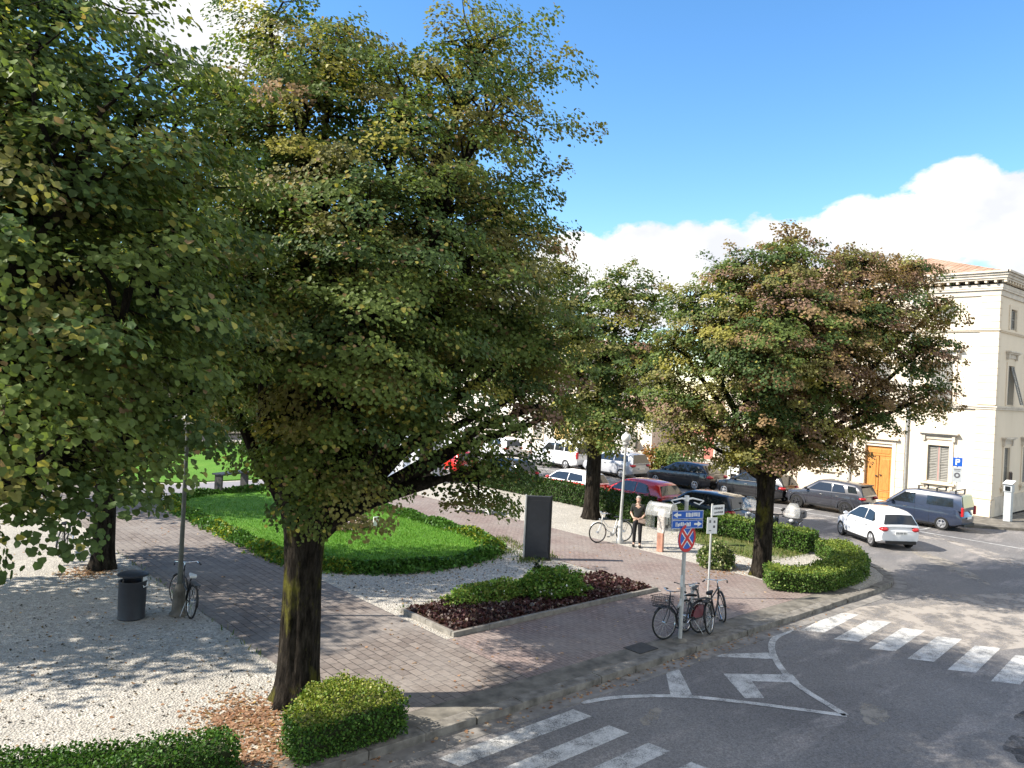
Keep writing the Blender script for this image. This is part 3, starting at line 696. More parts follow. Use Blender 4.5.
for k, u in enumerate(winS):
    window(FS,u,u+.92,5.47,7.40,'tilt',8.0,False); window(FS,u,u+.92,9.22,10.22,'half',None,False); window(FS,u,u+(.84 if k == 0 else .92),1.45,3.32,'half',3.72,True)
# door with panels
db = MB().box(4.67,5.33,-.16,-.10,.12,2.42).box(5.37,6.03,-.16,-.10,.12,2.42).box(4.65,6.05,-.16,-.09,2.44,2.93)
dr = rel(part(db, 'door', 'door', FL, cb), cb)
pb = MB()
for a, b in ((4.67,5.33),(5.37,6.03)):
    for z0, z1 in ((.24,.52),(.62,2.28)):
        pb.box(a+.12,b-.12,-.10,-.075,z0,z1)
    pb.box(a+.02,b-.02,-.10,-.085,.54,.60)
pb.box(4.8,5.9,-.10,-.07,2.56,2.80)
rel(part(pb, 'door_panel', 'door', FL, dr, bevel=.015), cb)
rel(part(MB().obox((5.24,-.05,1.42),(1,0,0),.05,.03,.025).obox((5.46,-.05,1.36),(1,0,0),.05,.03,.025), 'door_handle', 'iron', FL, dr), cb)
rel(part(MB().box(4.45,4.648,-.01,.07,0,3.1).box(6.052,6.25,-.01,.07,0,3.1).box(4.45,6.25,-.01,.075,3.1,3.32).box(4.3,6.4,0,.2,3.32,3.42).box(4.4,6.3,.0,.32,-.01,.1), 'door_surround', 'stone', FL, cb), cb)
# rusticated strips, quoins
def rust(mb, u0, u1, z0, z1, out, n):
    h = (z1-z0)/n
    for k in range(n): mb.box(u0,u1,-.02,out,z0+k*h+.012,z0+(k+1)*h-.012)
    mb.box(u0+.01,u1-.01,-.02,out-.02,z0,z1)
qb = MB(); 
def corner_q(z0, z1, n, wl, ws, out):
    h = (z1-z0)/n
    for k in range(n): qb.box(CX-out,CX+ws,CY-out,CY+wl,z0+k*h+.013,z0+(k+1)*h-.013)
    qb.box(CX-out+.02,CX+ws-.01,CY-out+.02,CY+wl-.01,z0,z1)
corner_q(.85,5.18,11,.80,.34,.07); corner_q(0,.83,1,.84,.38,.10); corner_q(5.42,8.96,10,.78,.33,.055); corner_q(9.12,10.72,5,.78,.33,.05)
rel(qb.build('quoin', 'stone', cb), cb)
for a, b, z, o_ in ((4.03,4.44,4.9,.045),(6.26,6.72,4.9,.045),(9.95,10.8,5.15,.05),(12.22,12.7,5.15,.05)):
    rb = MB(); rust(rb,a,b,0,z,o_,11); rel(part(rb, 'rusticated_strip', 'stone', FL, cb), cb)
for u in (3.93, 6.84):
    rel(part(MB().tube([(u,.09,.02),(u,.09,5.1)], .05, 8).tube([(u,.11,5.5),(u,.11,10.7)], .05, 8), 'downpipe', 'steel', FL, cb), cb)
rel(part(MB().tube([(10.9,.10,.02),(10.9,.10,5.1)], .06, 8).tube([(10.9,.12,5.5),(10.9,.12,10.7)], .06, 8), 'downpipe', 'boards', FL, cb), cb)
def ring(mb, o, z0, z1): mb.box(CX-o,x1+o,CY-o,y1+.001*o,z0,z1)
sb = MB(); ring(sb,.10,5.20,5.30); ring(sb,.14,5.30,5.37); rel(sb.build('string_course', 'cornice', cb), cb)
sb = MB(); ring(sb,.07,8.98,9.04); ring(sb,.11,9.04,9.10); rel(sb.build('string_course', 'stone', cb), cb)
sb = MB(); ring(sb,.07,10.73,10.98); ring(sb,.14,10.98,11.08); ring(sb,.16,11.08,11.26); ring(sb,.36,11.44,11.53); ring(sb,.41,11.53,11.66); ring(sb,.47,11.66,11.76)
rel(sb.build('cornice', 'cornice', cb), cb)
mo = MB()
for k in range(36):
    u = .0+k*.42; mo.box(CX-.33,CX-.10,CY+u-.35,CY+u-.24,11.32,11.438)
for k in range(31):
    u = -.2+k*.42; mo.box(CX+u+.02,CX+u+.16,CY-.33,CY-.10,11.32,11.438)
rel(mo.build('modillion', 'stone', cb), cb)
e = .50; a = 5.6; zr = 13.95
rf = MB().add([(CX-e,CY-e,11.79),(x1+e,CY-e,11.79),(x1+e,y1+.2,11.79),(CX-e,y1+.2,11.79),(CX+SW/2,CY+a,zr),(CX+SW/2,y1-2,zr)], [(0,1,4),(1,2,5,4),(2,3,5),(3,0,4,5)])
roof = rel(rf.build('roof', 'tile', cb), cb)
rel(MB().box(CX-e-.05,x1+e,CY-e-.05,CY-e+.06,11.77,11.86).box(CX-e-.05,CX-e+.06,CY-e,y1+.1,11.77,11.86).build('gutter_rim', 'cornice', roof), cb)
# shop doorway
rel(part(MB().add([(13.1,-.2,.05),(14.6,-.2,.05),(14.6,-.2,2.65),(13.1,-.2,2.65)], [(0,1,2,3)]), 'shop_opening', 'dark', FL, cb, fix=False), cb)
sd = rel(part(MB().box(13.1,13.2,-.18,-.06,.05,2.65).box(13.78,13.9,-.18,-.05,.05,2.65).box(14.38,14.6,-.18,-.04,.05,2.65).box(13.2,14.38,-.18,-.07,2.3,2.45), 'shop_door', 'white', FL, cb), cb)
rel(part(MB().box(13.95,14.33,-.15,-.13,1.25,1.85), 'poster', 'yellow', FL, sd), cb)
rel(part(MB().box(13.95,14.33,-.15,-.13,.4,.8), 'poster', 'white', FL, sd), cb)
rel(part(MB().box(14.61,14.88,0,.06,0,4.2), 'shop_pilaster', 'shutter', FL, cb), cb)
# plinth band on the side street
rel(part(MB().box(.40,SW,-.02,.05,0,.95), 'plinth', 'cornice', FS, cb), cb)
tag(thing('television_antenna', 'thin television antenna above the tiled roof of the corner building', 'antenna', (46.2,24.2,13.4)))
an = bpy.data.objects['television_antenna']
MB().tube([(0,0,0),(0,0,2.3)], .025, 6).build('mast', 'steel', an); MB().tube([(0,-.5,2.2),(0,.9,2.2)], .015, 5).tube([(-.3,.7,2.2),(.3,.7,2.2)], .01, 4).tube([(-.25,.3,2.2),(.25,.3,2.2)], .01, 4).build('aerial', 'steel', an)

# ------------------------------------------------------------------ other houses
def house(name, label, x0, x1, y0, y1, h, m, wins, roofm='tile', gable=False, door=None):
    root = thing(name, label, 'building', (x0,y0,0)); w, d = x1-x0, y1-y0
    MB().box(0,w,0,d,0,h).build('wall', m, root)
    e = .45
    if gable: r = MB().add([(-e,-e,h-.05),(w+e,-e,h-.05),(w+e,d+e,h-.05),(-e,d+e,h-.05),(-e,d/2,h+1.4),(w+e,d/2,h+1.4)], [(0,1,5,4),(2,3,4,5),(0,4,3),(1,2,5),(0,3,2,1)])
    else: r = MB().add([(-e,-e,h+.01),(w+e,-e,h+.01),(w+e,d+e,h+.01),(-e,d+e,h+.01),(w*.4,d*.5,h+1.9),(w*.6,d*.5,h+1.9)], [(0,1,5,4),(1,2,5),(2,3,4,5),(3,0,4),(0,3,2,1)])
    r.build('roof', roofm, root)
    MB().box(-.2,w+.2,-.2,d+.2,h-.35,h-.06).build('eaves', 'cornice', root)
    for face, u, z, ww, hh in wins:
        a = MB(); b = MB(); t = .14
        def bx(q, u0, u1, o0, o1, z0, z1):
            if face == 'x': q.box(-o1,-o0,u0,u1,z0,z1)
            else: q.box(u0,u1,-o1,-o0,z0,z1)
        bx(a,u-t,u,0,.06,z-t,z+hh+t); bx(a,u+ww,u+ww+t,0,.06,z-t,z+hh+t); bx(a,u,u+ww,0,.058,z+hh,z+hh+t); bx(a,u-.1,u+ww+.1,.061,.16,z-.12,z)
        fr = a.build('window', 'stone', root); bx(b,u,u+ww/2-.02,0,.03,z,z+hh); bx(b,u+ww/2+.02,u+ww,0,.03,z,z+hh); b.build('shutter', 'shutter', fr)
    if door:
        face, u, ww, hh, dm = door; a = MB()
        if face == 'x': a.box(-.05,0,u,u+ww,0,hh).box(-.09,-.05,u+.12,u+ww/2-.06,.2,hh-.2).box(-.09,-.05,u+ww/2+.06,u+ww-.12,.2,hh-.2)
        else: a.box(u,u+ww,-.05,0,0,hh)
        a.build('door', dm, root)
    return root
def rows(face, u0, step, n, zs, ww=1.0, hh=1.7): return [(face, u0+step*k, z, ww, hh) for k in range(n) for z in zs]
house('white_house', 'long white house with yellow doors behind the parked white cars', 42,52,39.2,62,8.5,'stucco_white', rows('x',4.6,3,6,(1.2,)) + rows('x',1.4,3,7,(4.9,)), door=('x',1.6,1.6,2.7,'fence'))
house('garden_house', 'low white house with a gable set back beside the garden', 43.5,50,34.2,37.6,3.6,'stucco_white', [('x',1.2,1.1,.9,1.2)], gable=True)
house('red_house', 'small dark red house behind the oleander bush in the garden', 45,51,28.2,32.6,3.4,'stucco_red', [('x',.8,1.1,.9,1.2),('x',2.8,1.1,.9,1.2)], gable=True)
house('cream_palace', 'wide cream house with rows of shutters across the far end of the square', 10,34,64,74,9,'stucco', rows('y',1.5,3,8,(1.2,4.9)), door=('y',10.8,1.5,2.8,'door'))
house('yellow_house', 'pale yellow house at the far left end of the square', -16,9.4,65,75,8.2,'stucco_yellow', rows('y',1.5,3.1,8,(1.2,4.6)))
t = thing('garden_wall', 'low white garden wall between the corner building and the white house', 'wall', (42,27.5,0))
MB().box(0,.25,0,6.6,0,1.0).build('wall_body', 'stucco_white', t); MB().box(-.05,.30,0,6.6,1.0,1.08).build('coping', 'stone', t)
t = thing('ramp_wall', 'white wall end with a sloping top beside the slatted yellow fence', 'wall', (42,34.2,0))
MB().add([(0,0,0),(.3,0,0),(.3,2.2,0),(0,2.2,0),(0,0,.5),(.3,0,.5),(.3,2.2,3.3),(0,2.2,3.3)], [(0,1,2,3),(4,5,6,7),(0,1,5,4),(1,2,6,5),(2,3,7,6),(3,0,4,7)]).build('wall_body', 'stucco_white', t)
t = thing('slatted_fence', 'yellow wooden slatted fence between the white houses', 'fence', (42,36.5,0))
b = MB()
for k in range(17): b.box(0,.03,k*.155,k*.155+.12,.1,2.3)
b.build('slats', 'fence', t); b = MB()
for z in (.4,1.9): b.box(.03,.09,0,2.6,z,z+.1)
b.build('rail', 'boards', t)
for y in (0,1.25,2.55): MB().box(.03,.13,y,y+.1,0,2.45).build('post', 'boards', t)
# ------------------------------------------------------------------ vehicles
def lerp_pts(pts, x):
    for (a, b), (c, d) in zip(pts, pts[1:]):
        if a <= x <= c: return b + (d-b)*(x-a)/((c-a) or 1)
    return pts[0][1] if x < pts[0][0] else pts[-1][1]
def wheel(parent, x, y, r, w, rimm, side):
    t = MB().lathe([(r*.62,-w/2),(r*.93,-w/2),(r,-w*.32),(r,w*.32),(r*.93,w/2),(r*.62,w/2),(r*.60,0)], (0,0,0), 'y', 28)
    o = t.build('wheel', 'rubber', parent); o.location = (x,y,r)
    q = MB(); f = side*w*.5
    q.lathe([(r*.63,-.02),(r*.63,.015),(r*.55,.02),(r*.53,-.03)], (0,f-side*.012,0), 'y', 26)
    for k in range(5):
        a = 2*PI*k/5+.3; c, s = math.cos(a), math.sin(a)
        q.obox((c*r*.32,f-side*.01,s*r*.32), (c,0,s), r*.30, .018, r*.085, up=(-s,0,c))
    q.lathe([(r*.15,-.02),(r*.15,.02),(r*.05,.03)], (0,f,0), 'y', 14)
    q.build('rim', rimm, o)
    MB().lathe([(r*.55,-.01),(r*.55,.01)], (0,f-side*.06,0), 'y', 20).build('brake_disc', 'iron', o)
def car(name, label, loc, ang, L, W, top, zsill, belt, roof, side_win, paint, group, wr=.32, wb=2.6, wx=None, rimm='rim', glass_front=(0,1), glass_rear=(0,1), roof_mat=None, lamps='mid', plate=True, trim=False, rails=0, spoiler=False, tumble=.17, plan=(.80,.95), lettering=False, cat='car', scale=1, lx=1, hz=1):
    """top: body shoulder profile (x,z) rear to front; roof: greenhouse profile from rear base to windscreen base"""
    root = thing(name, label, cat, loc, ang, group); hw = W/2; root.scale = (scale*lx, scale, scale*hz)
    xs = sorted(set([round(p[0],3) for p in top] + list(np.round(np.linspace(-L/2, L/2, 19),3))))
    def wplan(x):
        s = abs(x)/(L/2)
        k = plan[0] if x > 0 else min(1, plan[0]+.10)
        return hw*(1 - (1-k)*max(0, (s-.62)/.38)**2.4)
    def zbot(x):
        s = abs(x)/(L/2); return zsill + (.13*max(0,(s-.78)/.22))
    rings = []
    for x in xs:
        w = wplan(x); zt = lerp_pts(top, x); zb = zbot(x); h = zt-zb
        half = [(0,zb),(w*.84,zb),(w*.95,zb+.06*h+.02),(w*.985,zb+.25*h),(w,zb+.5*h),(w*.988,zb+.78*h),(w*.955,zt-.035),(w*.90,zt-.004),(w*.55,zt+.012),(0,zt+.02)]
        tl = max(0, (-L/2+.30-x)/.30); tf = max(0, (x-L/2+.30)/.30)
        def dx(y, z): return x + tl*(.13*max(0,z-.66)/.3 + .07*max(0,.46-z)/.25 + .10*(abs(y)/hw)**3) - tf*(.06*max(0,.4-z)/.2 + .14*(abs(y)/hw)**2.5)
        rings.append([(dx(y,z),y,z) for y,z in half] + [(dx(y,z),-y,z) for y,z in half[-2:0:-1]])
    k = len(rings[0]); mb = MB(); vs = [p for r in rings for p in r]
    fs = [(i*k+j, i*k+(j+1)%k, (i+1)*k+(j+1)%k, (i+1)*k+j) for i in range(len(xs)-1) for j in range(k)] + [tuple(range(k)), tuple(range((len(xs)-1)*k, len(xs)*k))]
    mb.add(vs, fs, True); body = mb.build('body', paint, root, sharp=0)
    fx, rx = wx if wx else (wb/2+.05, -wb/2+.05)
    cut = MB()
    for x in (fx, rx):
        for s in (-1,1): cut.lathe([(wr*1.17,-.22),(wr*1.17,.22)], (x,s*(hw-.05),wr*.99), 'y', 28)
    co = cut.build('cutter', 'black'); body.data.materials.append(M['black'])
    md = body.modifiers.new('arch', 'BOOLEAN'); md.object = co; md.operation = 'DIFFERENCE'; md.solver = 'EXACT'; md.use_self = True
    bpy.context.view_layer.update()
    dg = bpy.context.evaluated_depsgraph_get(); me = bpy.data.meshes.new_from_object(body.evaluated_get(dg))
    body.modifiers.clear(); body.data = me; me.name = 'body'; bpy.data.objects.remove(co)
    me.set_sharp_from_angle(angle=R(35))
    # greenhouse
    zr = max(z for x,z in roof); b0 = hw*.93
    def wy(z): return b0 - hw*tumble*2*max(0,(z-belt))/(zr-belt)*1.0*.85
    g = MB(); rr = []
    rx_ = sorted(roof, key=lambda p: p[0])
    for x, z in rx_:
        zb = belt-.06; zm = (zb+z)/2; tz = max(z-.055, zb+.002)
        taper = 1 - .05*max(0, abs(x)/(L/2)-.55)
        half = [(wy(belt)*taper,zb),(wy(zm)*taper,zm) if z-zb > .12 else (wy(belt)*taper,zb+.001),(wy(tz)*taper,tz),(wy(tz)*taper-.05,z-.008),(wy(tz)*.5,z+.018),(0,z+.026)]
        rr.append([(x,y,zz) for y,zz in half] + [(x,-y,zz) for y,zz in half[-2::-1]])
    k = len(rr[0]); g.add([p for r in rr for p in r], [(i*k+j, i*k+j+1, (i+1)*k+j+1, (i+1)*k+j) for i in range(len(rr)-1) for j in range(k-1)] + [tuple(range(k)), tuple(range((len(rr)-1)*k, len(rr)*k))], True)
    g.build('cabin', roof_mat or paint, root, sharp=50)
    for poly in side_win:
        for s in (-1,1):
            q = MB(); n = len(poly); t = .010
            tp = [1 - .05*max(0, abs(x)/(L/2)-.55) for x,z in poly]
            q.add([(x,s*(wy(z)*c+t),z) for (x,z),c in zip(poly,tp)]+[(x,s*(wy(z)*c-.03),z) for (x,z),c in zip(poly,tp)], [tuple(range(n)), tuple(range(n,2*n))] + [(i,(i+1)%n,n+(i+1)%n,n+i) for i in range(n)])
            q.build('side_window', 'cglass', root)
    def end_glass(nm, p, q2, rng_, inset):
        (xa,za), (xb,zb) = p, q2; a0, a1 = rng_
        d = Vector((xb-xa,0,zb-za)); nrm = Vector((-d.z,0,d.x)).normalized()
        if (nrm.x < 0) != (nm == 'rear_window'): nrm = -nrm
        vs = []
        for f in (a0, a1):
            x = xa+(xb-xa)*f; z = za+(zb-za)*f
            wv = wy(max(belt,z-.03))-inset
            for y in (-wv,-wv*.5,0,wv*.5,wv):
                vs.append(Vector((x,y,z+.02*(1-abs(y)/wv*.9)))+nrm*.014)
        m = MB().add(vs, [(j,j+1,5+j+1,5+j) for j in range(4)], True); m.build(nm, 'cglass', root, fix=False)
    end_glass('rear_window', rx_[0], rx_[glass_rear[2] if len(glass_rear) > 2 else 1], glass_rear[:2], .09)
    end_glass('windscreen', rx_[-1], rx_[-2], glass_front, .09)
    for x in (fx, rx):
        for s in (-1,1): wheel(root, x, s*(hw-.10), wr, .2, rimm, s)
    # lamps sit on the body's corners
    zt = lerp_pts(top, -L/2+.12)
    for s in (-1,1):
        if lamps == 'tall': MB().box(-L/2-.012,-L/2+.10,min(s*hw*.80,s*hw*.985),max(s*hw*.80,s*hw*.985),.78,1.22).build('taillight', 'red_lamp', root, bevel=.03)
        else:
            MB().ball((-L/2+.20,s*hw*.75,zt-.15),(.24,.19,.10)).build('taillight', 'red_lamp', root)
        zf = lerp_pts(top, L/2-.15)
        MB().ball((L/2-.20,s*hw*.66,zf-.10),(.16,.16,.07)).build('headlight', 'head_lamp', root)
        mx = rx_[-1][0]-.32
        MB().ball((mx,s*(hw+.07),belt+.08),(.09,.11,.075)).build('mirror', 'black' if trim else paint, root)
        for hx in ((.05,-.85) if cat == 'car' else (.45,)):
            MB().obox((hx,s*hw*.997,belt-.14),(1,0,0),.085,.018,.016).build('door_handle', 'chrome', root)
        MB().obox(((fx+rx)/2,s*hw*.975,zsill+.04),(1,0,0),(fx-rx)/2-wr*1.2,.02,.045).build('sill', 'black', root)
    if plate:
        pl = MB().box(-L/2-.020,-L/2+.02,-.26,.26,.62,.73).build('number_plate', 'white', root)
        if lettering:
            q = MB(); rg = random.Random(3)
            for k in range(7):
                y = -.19+k*.058+(.02 if k > 1 else 0)+(.02 if k > 4 else 0)
                q.box(-L/2-.023,-L/2-.019,y,y+.030,.642,.708)
            q.build('plate_marks', 'sign_back', pl)
    MB().box(-L/2-.004,-L/2+.05,-hw*.74,hw*.74,zsill+.05,zsill+.17).build('bumper_insert', 'black', root)
    MB().box(L/2-.05,L/2+.004,-hw*.6,hw*.6,zsill+.12,zsill+.3).build('grille', 'black', root)
    if trim:
        for x in (fx, rx):
            for s in (-1,1):
                m = MB(); vs = []
                for i in range(15):
                    a = PI*i/14*1.06-.09
                    for r2, o in ((wr*1.16,.004),(wr*1.36,.004)): vs.append((x+r2*math.cos(a), s*(hw+.004), wr+r2*math.sin(a)))
                m.add(vs, [(2*i,2*i+1,2*i+3,2*i+2) for i in range(14)]); 
                so = m.build('arch_trim', 'charcoal', root, fix=False); sm = so.modifiers.new('thick','SOLIDIFY'); sm.thickness = .03; sm.offset = 0
    for x in ((.82,-.53,-1.25) if cat == 'car' else (.9,-.02,-.7)):
        if min(abs(x-fx), abs(x-rx)) < wr*1.1: continue
        w = wplan(x); zt = lerp_pts(top, x); zb = zbot(x); h = zt-zb
        for s in (-1,1): MB().tube([(x,s*w*.962,zb+.08*h+.02),(x,s*w*.985,zb+.25*h),(x,s*w,zb+.5*h),(x,s*w*.988,zb+.78*h),(x,s*w*.955,zt-.035)], .006, 5).build('door_seam', 'black', root, fix=False)
    for k in range(rails):
        x = -L/2+.45+k*(.85); z = lerp_pts(rx_, x)
        m = MB()
        for s in (-1,1): m.box(x-.03,x+.03,s*.60-.03,s*.60+.03,z-.02,z+.14)
        m.box(x-.035,x+.035,-.68,.68,z+.14,z+.18); m.build('roof_bar', 'black', root)
    if spoiler: MB().box(rx_[1][0]-.18,rx_[1][0]+.15,-.55,.55,rx_[1][1]-.0,rx_[1][1]+.05).build('spoiler', 'black', root, bevel=.015)
    return root
H_TOP = [(-2.06,.72),(-2.02,.93),(-1.85,.97),(0,.96),(.85,.94),(1.1,.93),(1.75,.78),(1.98,.66),(2.06,.52)]
H_ROOF = [(-2.0,.93),(-1.72,1.36),(-1.45,1.45),(-.8,1.50),(-.1,1.49),(.25,1.43),(1.12,.94)]
H_WIN = [[(-1.35,1.05),(-1.12,1.33),(-.72,1.40),(-.58,1.40),(-.58,1.0),(-1.2,1.0)],[(-.52,1.0),(-.52,1.40),(.02,1.40),(.24,1.36),(.80,1.02),(.80,.995)]]
HATCH = dict(L=4.12, W=1.76, top=H_TOP, zsill=.20, belt=.95, roof=H_ROOF, side_win=H_WIN)
ROWN = 'cars parked along the white facades'; ROWP = 'cars parked behind the park hedge'
ZR = -.12
car('parked_car', 'white hatchback with a dark rear window stopped in the open road beside the round hedge', (30.55,12.95,ZR), R(54), paint='p_white', group=None, wb=2.6, scale=.90, lx=.92, hz=1.06, lettering=True, glass_rear=(.12,.92), **HATCH)
car('parked_van', 'blue grey van with three black roof bars parked in front of the ground floor window', (37.0,13.7,ZR), R(90), 4.45, 1.82,
    [(-2.22,.7),(-2.2,1.08),(-1.8,1.1),(.6,1.08),(1.0,1.06),(1.9,.9),(2.12,.78),(2.22,.55)], .22, 1.08, [(-2.2,1.08),(-2.06,1.76),(-1.7,1.82),(0,1.84),(.42,1.78),(.6,1.72),(1.42,1.07)],
    [[(-1.75,1.18),(-1.72,1.58),(-.55,1.60),(-.55,1.18)],[(.02,1.14),(.02,1.64),(.52,1.64),(1.18,1.14)]], 'p_blue', ROWN, wr=.33, wb=2.68, lamps='tall', rails=3, trim=False, tumble=.10, glass_rear=(.12,.9), cat='van', scale=.89)
car('parked_car', 'dark grey off roader with black wheels parked in front of the orange door', (36.8,17.85,ZR), R(90), 4.5, 1.88,
    [(-2.25,.78),(-2.22,1.08),(-1.9,1.12),(0,1.08),(.9,1.06),(1.2,1.04),(1.95,.95),(2.18,.82),(2.25,.6)], .30, 1.08, [(-2.16,1.1),(-1.95,1.56),(-1.6,1.64),(-.6,1.70),(.1,1.68),(.35,1.62),(1.2,1.06)],
    [[(-1.85,1.2),(-1.72,1.50),(-1.25,1.53),(-1.38,1.2)],[(-1.22,1.16),(-1.08,1.53),(-.52,1.55),(-.52,1.15)],[(-.45,1.15),(-.45,1.55),(.12,1.55),(.28,1.52),(.82,1.14)]], 'p_grey', ROWN, wr=.37, wb=2.7, rimm='rim_dark', trim=True, spoiler=True, tumble=.15, scale=.90)
SED = [(-2.3,.7),(-2.26,.95),(-2.0,1.02),(-1.6,1.03),(0,.97),(.9,.95),(1.15,.93),(1.9,.8),(2.2,.68),(2.3,.5)]
SROOF = [(-2.05,1.02),(-1.5,1.38),(-1.1,1.45),(-.4,1.48),(.15,1.44),(.35,1.39),(1.2,.94)]
SWIN = [[(-1.6,1.09),(-1.25,1.33),(-.65,1.39),(-.58,1.39),(-.58,1.04)],[(-.52,1.03),(-.52,1.39),(.1,1.37),(.28,1.33),(.85,1.0)]]
car('parked_car', 'black estate car with a sloping tail parked beside the oleander bush', (36.8,26.4,ZR), R(90), 4.6, 1.84, SED, .22, .99, SROOF, SWIN, 'p_black', ROWN, wr=.33, wb=2.7)
car('parked_car', 'black hatchback parked in front of the shop doorway, half hidden by the right tree', (36.8,21.9,ZR), R(90), paint='p_black', group=ROWN, **HATCH)
car('parked_car', 'silver people carrier parked behind the dark trunk of the middle tree', (36.8,31.7,ZR), R(90), 4.3, 1.8,
    [(-2.15,.72),(-2.12,1.0),(-1.9,1.02),(0,1.0),(1.0,.98),(1.9,.82),(2.15,.6)], .22, 1.0, [(-2.1,1.0),(-1.9,1.48),(-1.6,1.57),(-.4,1.62),(.2,1.58),(.4,1.52),(1.3,.98)], [[(-1.7,1.1),(-1.55,1.44),(-.6,1.5),(-.6,1.06)],[(-.52,1.05),(-.52,1.5),(.25,1.47),(.98,1.04)]], 'p_silver', ROWN, wb=2.6)
car('parked_van', 'boxy white minibus with a row of dark side windows parked by the yellow doors', (36.9,36.5,ZR), R(90), 4.5, 1.85,
    [(-2.25,.7),(-2.22,1.1),(-1.8,1.12),(.8,1.1),(1.2,1.06),(2.1,.98),(2.25,.6)], .25, 1.1, [(-2.2,1.1),(-2.12,1.78),(-1.9,1.86),(0,1.88),(.5,1.82),(.7,1.76),(1.25,1.08)], [[(-1.95,1.2),(-1.95,1.64),(-1.05,1.66),(-1.05,1.2)],[(-.95,1.2),(-.95,1.66),(-.15,1.66),(-.15,1.2)],[(-.05,1.18),(-.05,1.66),(.55,1.64),(1.05,1.16)]], 'p_white', ROWN, wr=.34, wb=2.6, lamps='tall', tumble=.09, cat='van')
car('parked_car', 'white small car parked far down the road beyond the minibus', (36.9,43.3,ZR), R(90), paint='p_white', group=ROWN, **HATCH)
car('parked_van', 'plain white van parked next beyond the minibus', (36.9,48.6,ZR), R(90), 4.8, 1.9,
    [(-2.4,.7),(-2.38,1.15),(-1.8,1.16),(.9,1.14),(1.3,1.1),(2.2,.95),(2.4,.6)], .25, 1.14, [(-2.36,1.15),(-2.3,1.98),(-2.0,2.05),(0,2.05),(.5,2.0),(.7,1.92),(1.5,1.12)], [[(.15,1.2),(.15,1.75),(.7,1.72),(1.2,1.2)]], 'p_white', ROWN, wr=.34, wb=2.8, lamps='tall', tumble=.07, cat='van')
car('parked_car', 'red hatchback parked behind the hedge next to the middle tree', (27.2,22.1,ZR), R(90), paint='p_red', group=ROWP, glass_rear=(.1,.95), **HATCH)
MIN = dict(L=3.75, W=1.7, top=[(-1.87,.7),(-1.84,.92),(-1.7,.95),(0,.94),(.7,.93),(1.0,.92),(1.6,.82),(1.8,.68),(1.87,.5)], zsill=.19, belt=.94, roof=[(-1.82,.93),(-1.62,1.32),(-1.4,1.39),(-.5,1.42),(.2,1.40),(.4,1.35),(1.02,.93)], side_win=[[(-1.45,1.03),(-1.32,1.30),(-.5,1.34),(-.5,1.0)],[(-.44,1.0),(-.44,1.34),(.2,1.32),(.36,1.29),(.76,1.0)]])
car('parked_car', 'small orange red car with a white roof parked behind the hedge', (27.1,26.1,ZR), R(90), paint='p_red', roof_mat='p_white', group=ROWP, wb=2.4, **MIN)
car('parked_car', 'dark compact car parked behind the hedge beside the scooters', (27.2,18.55,ZR), R(90), paint='p_black', group=ROWP, roof_mat='p_black', wb=2.4, **MIN)
car('parked_car', 'dark grey car parked behind the far end of the hedge, seen under the leaves', (27.2,31.3,ZR), R(90), paint='p_grey', group=ROWP, **HATCH)
car('parked_car', 'red small car farthest down the hedge row', (27.2,36.2,ZR), R(90), paint='p_red', group=ROWP, wb=2.4, **MIN)

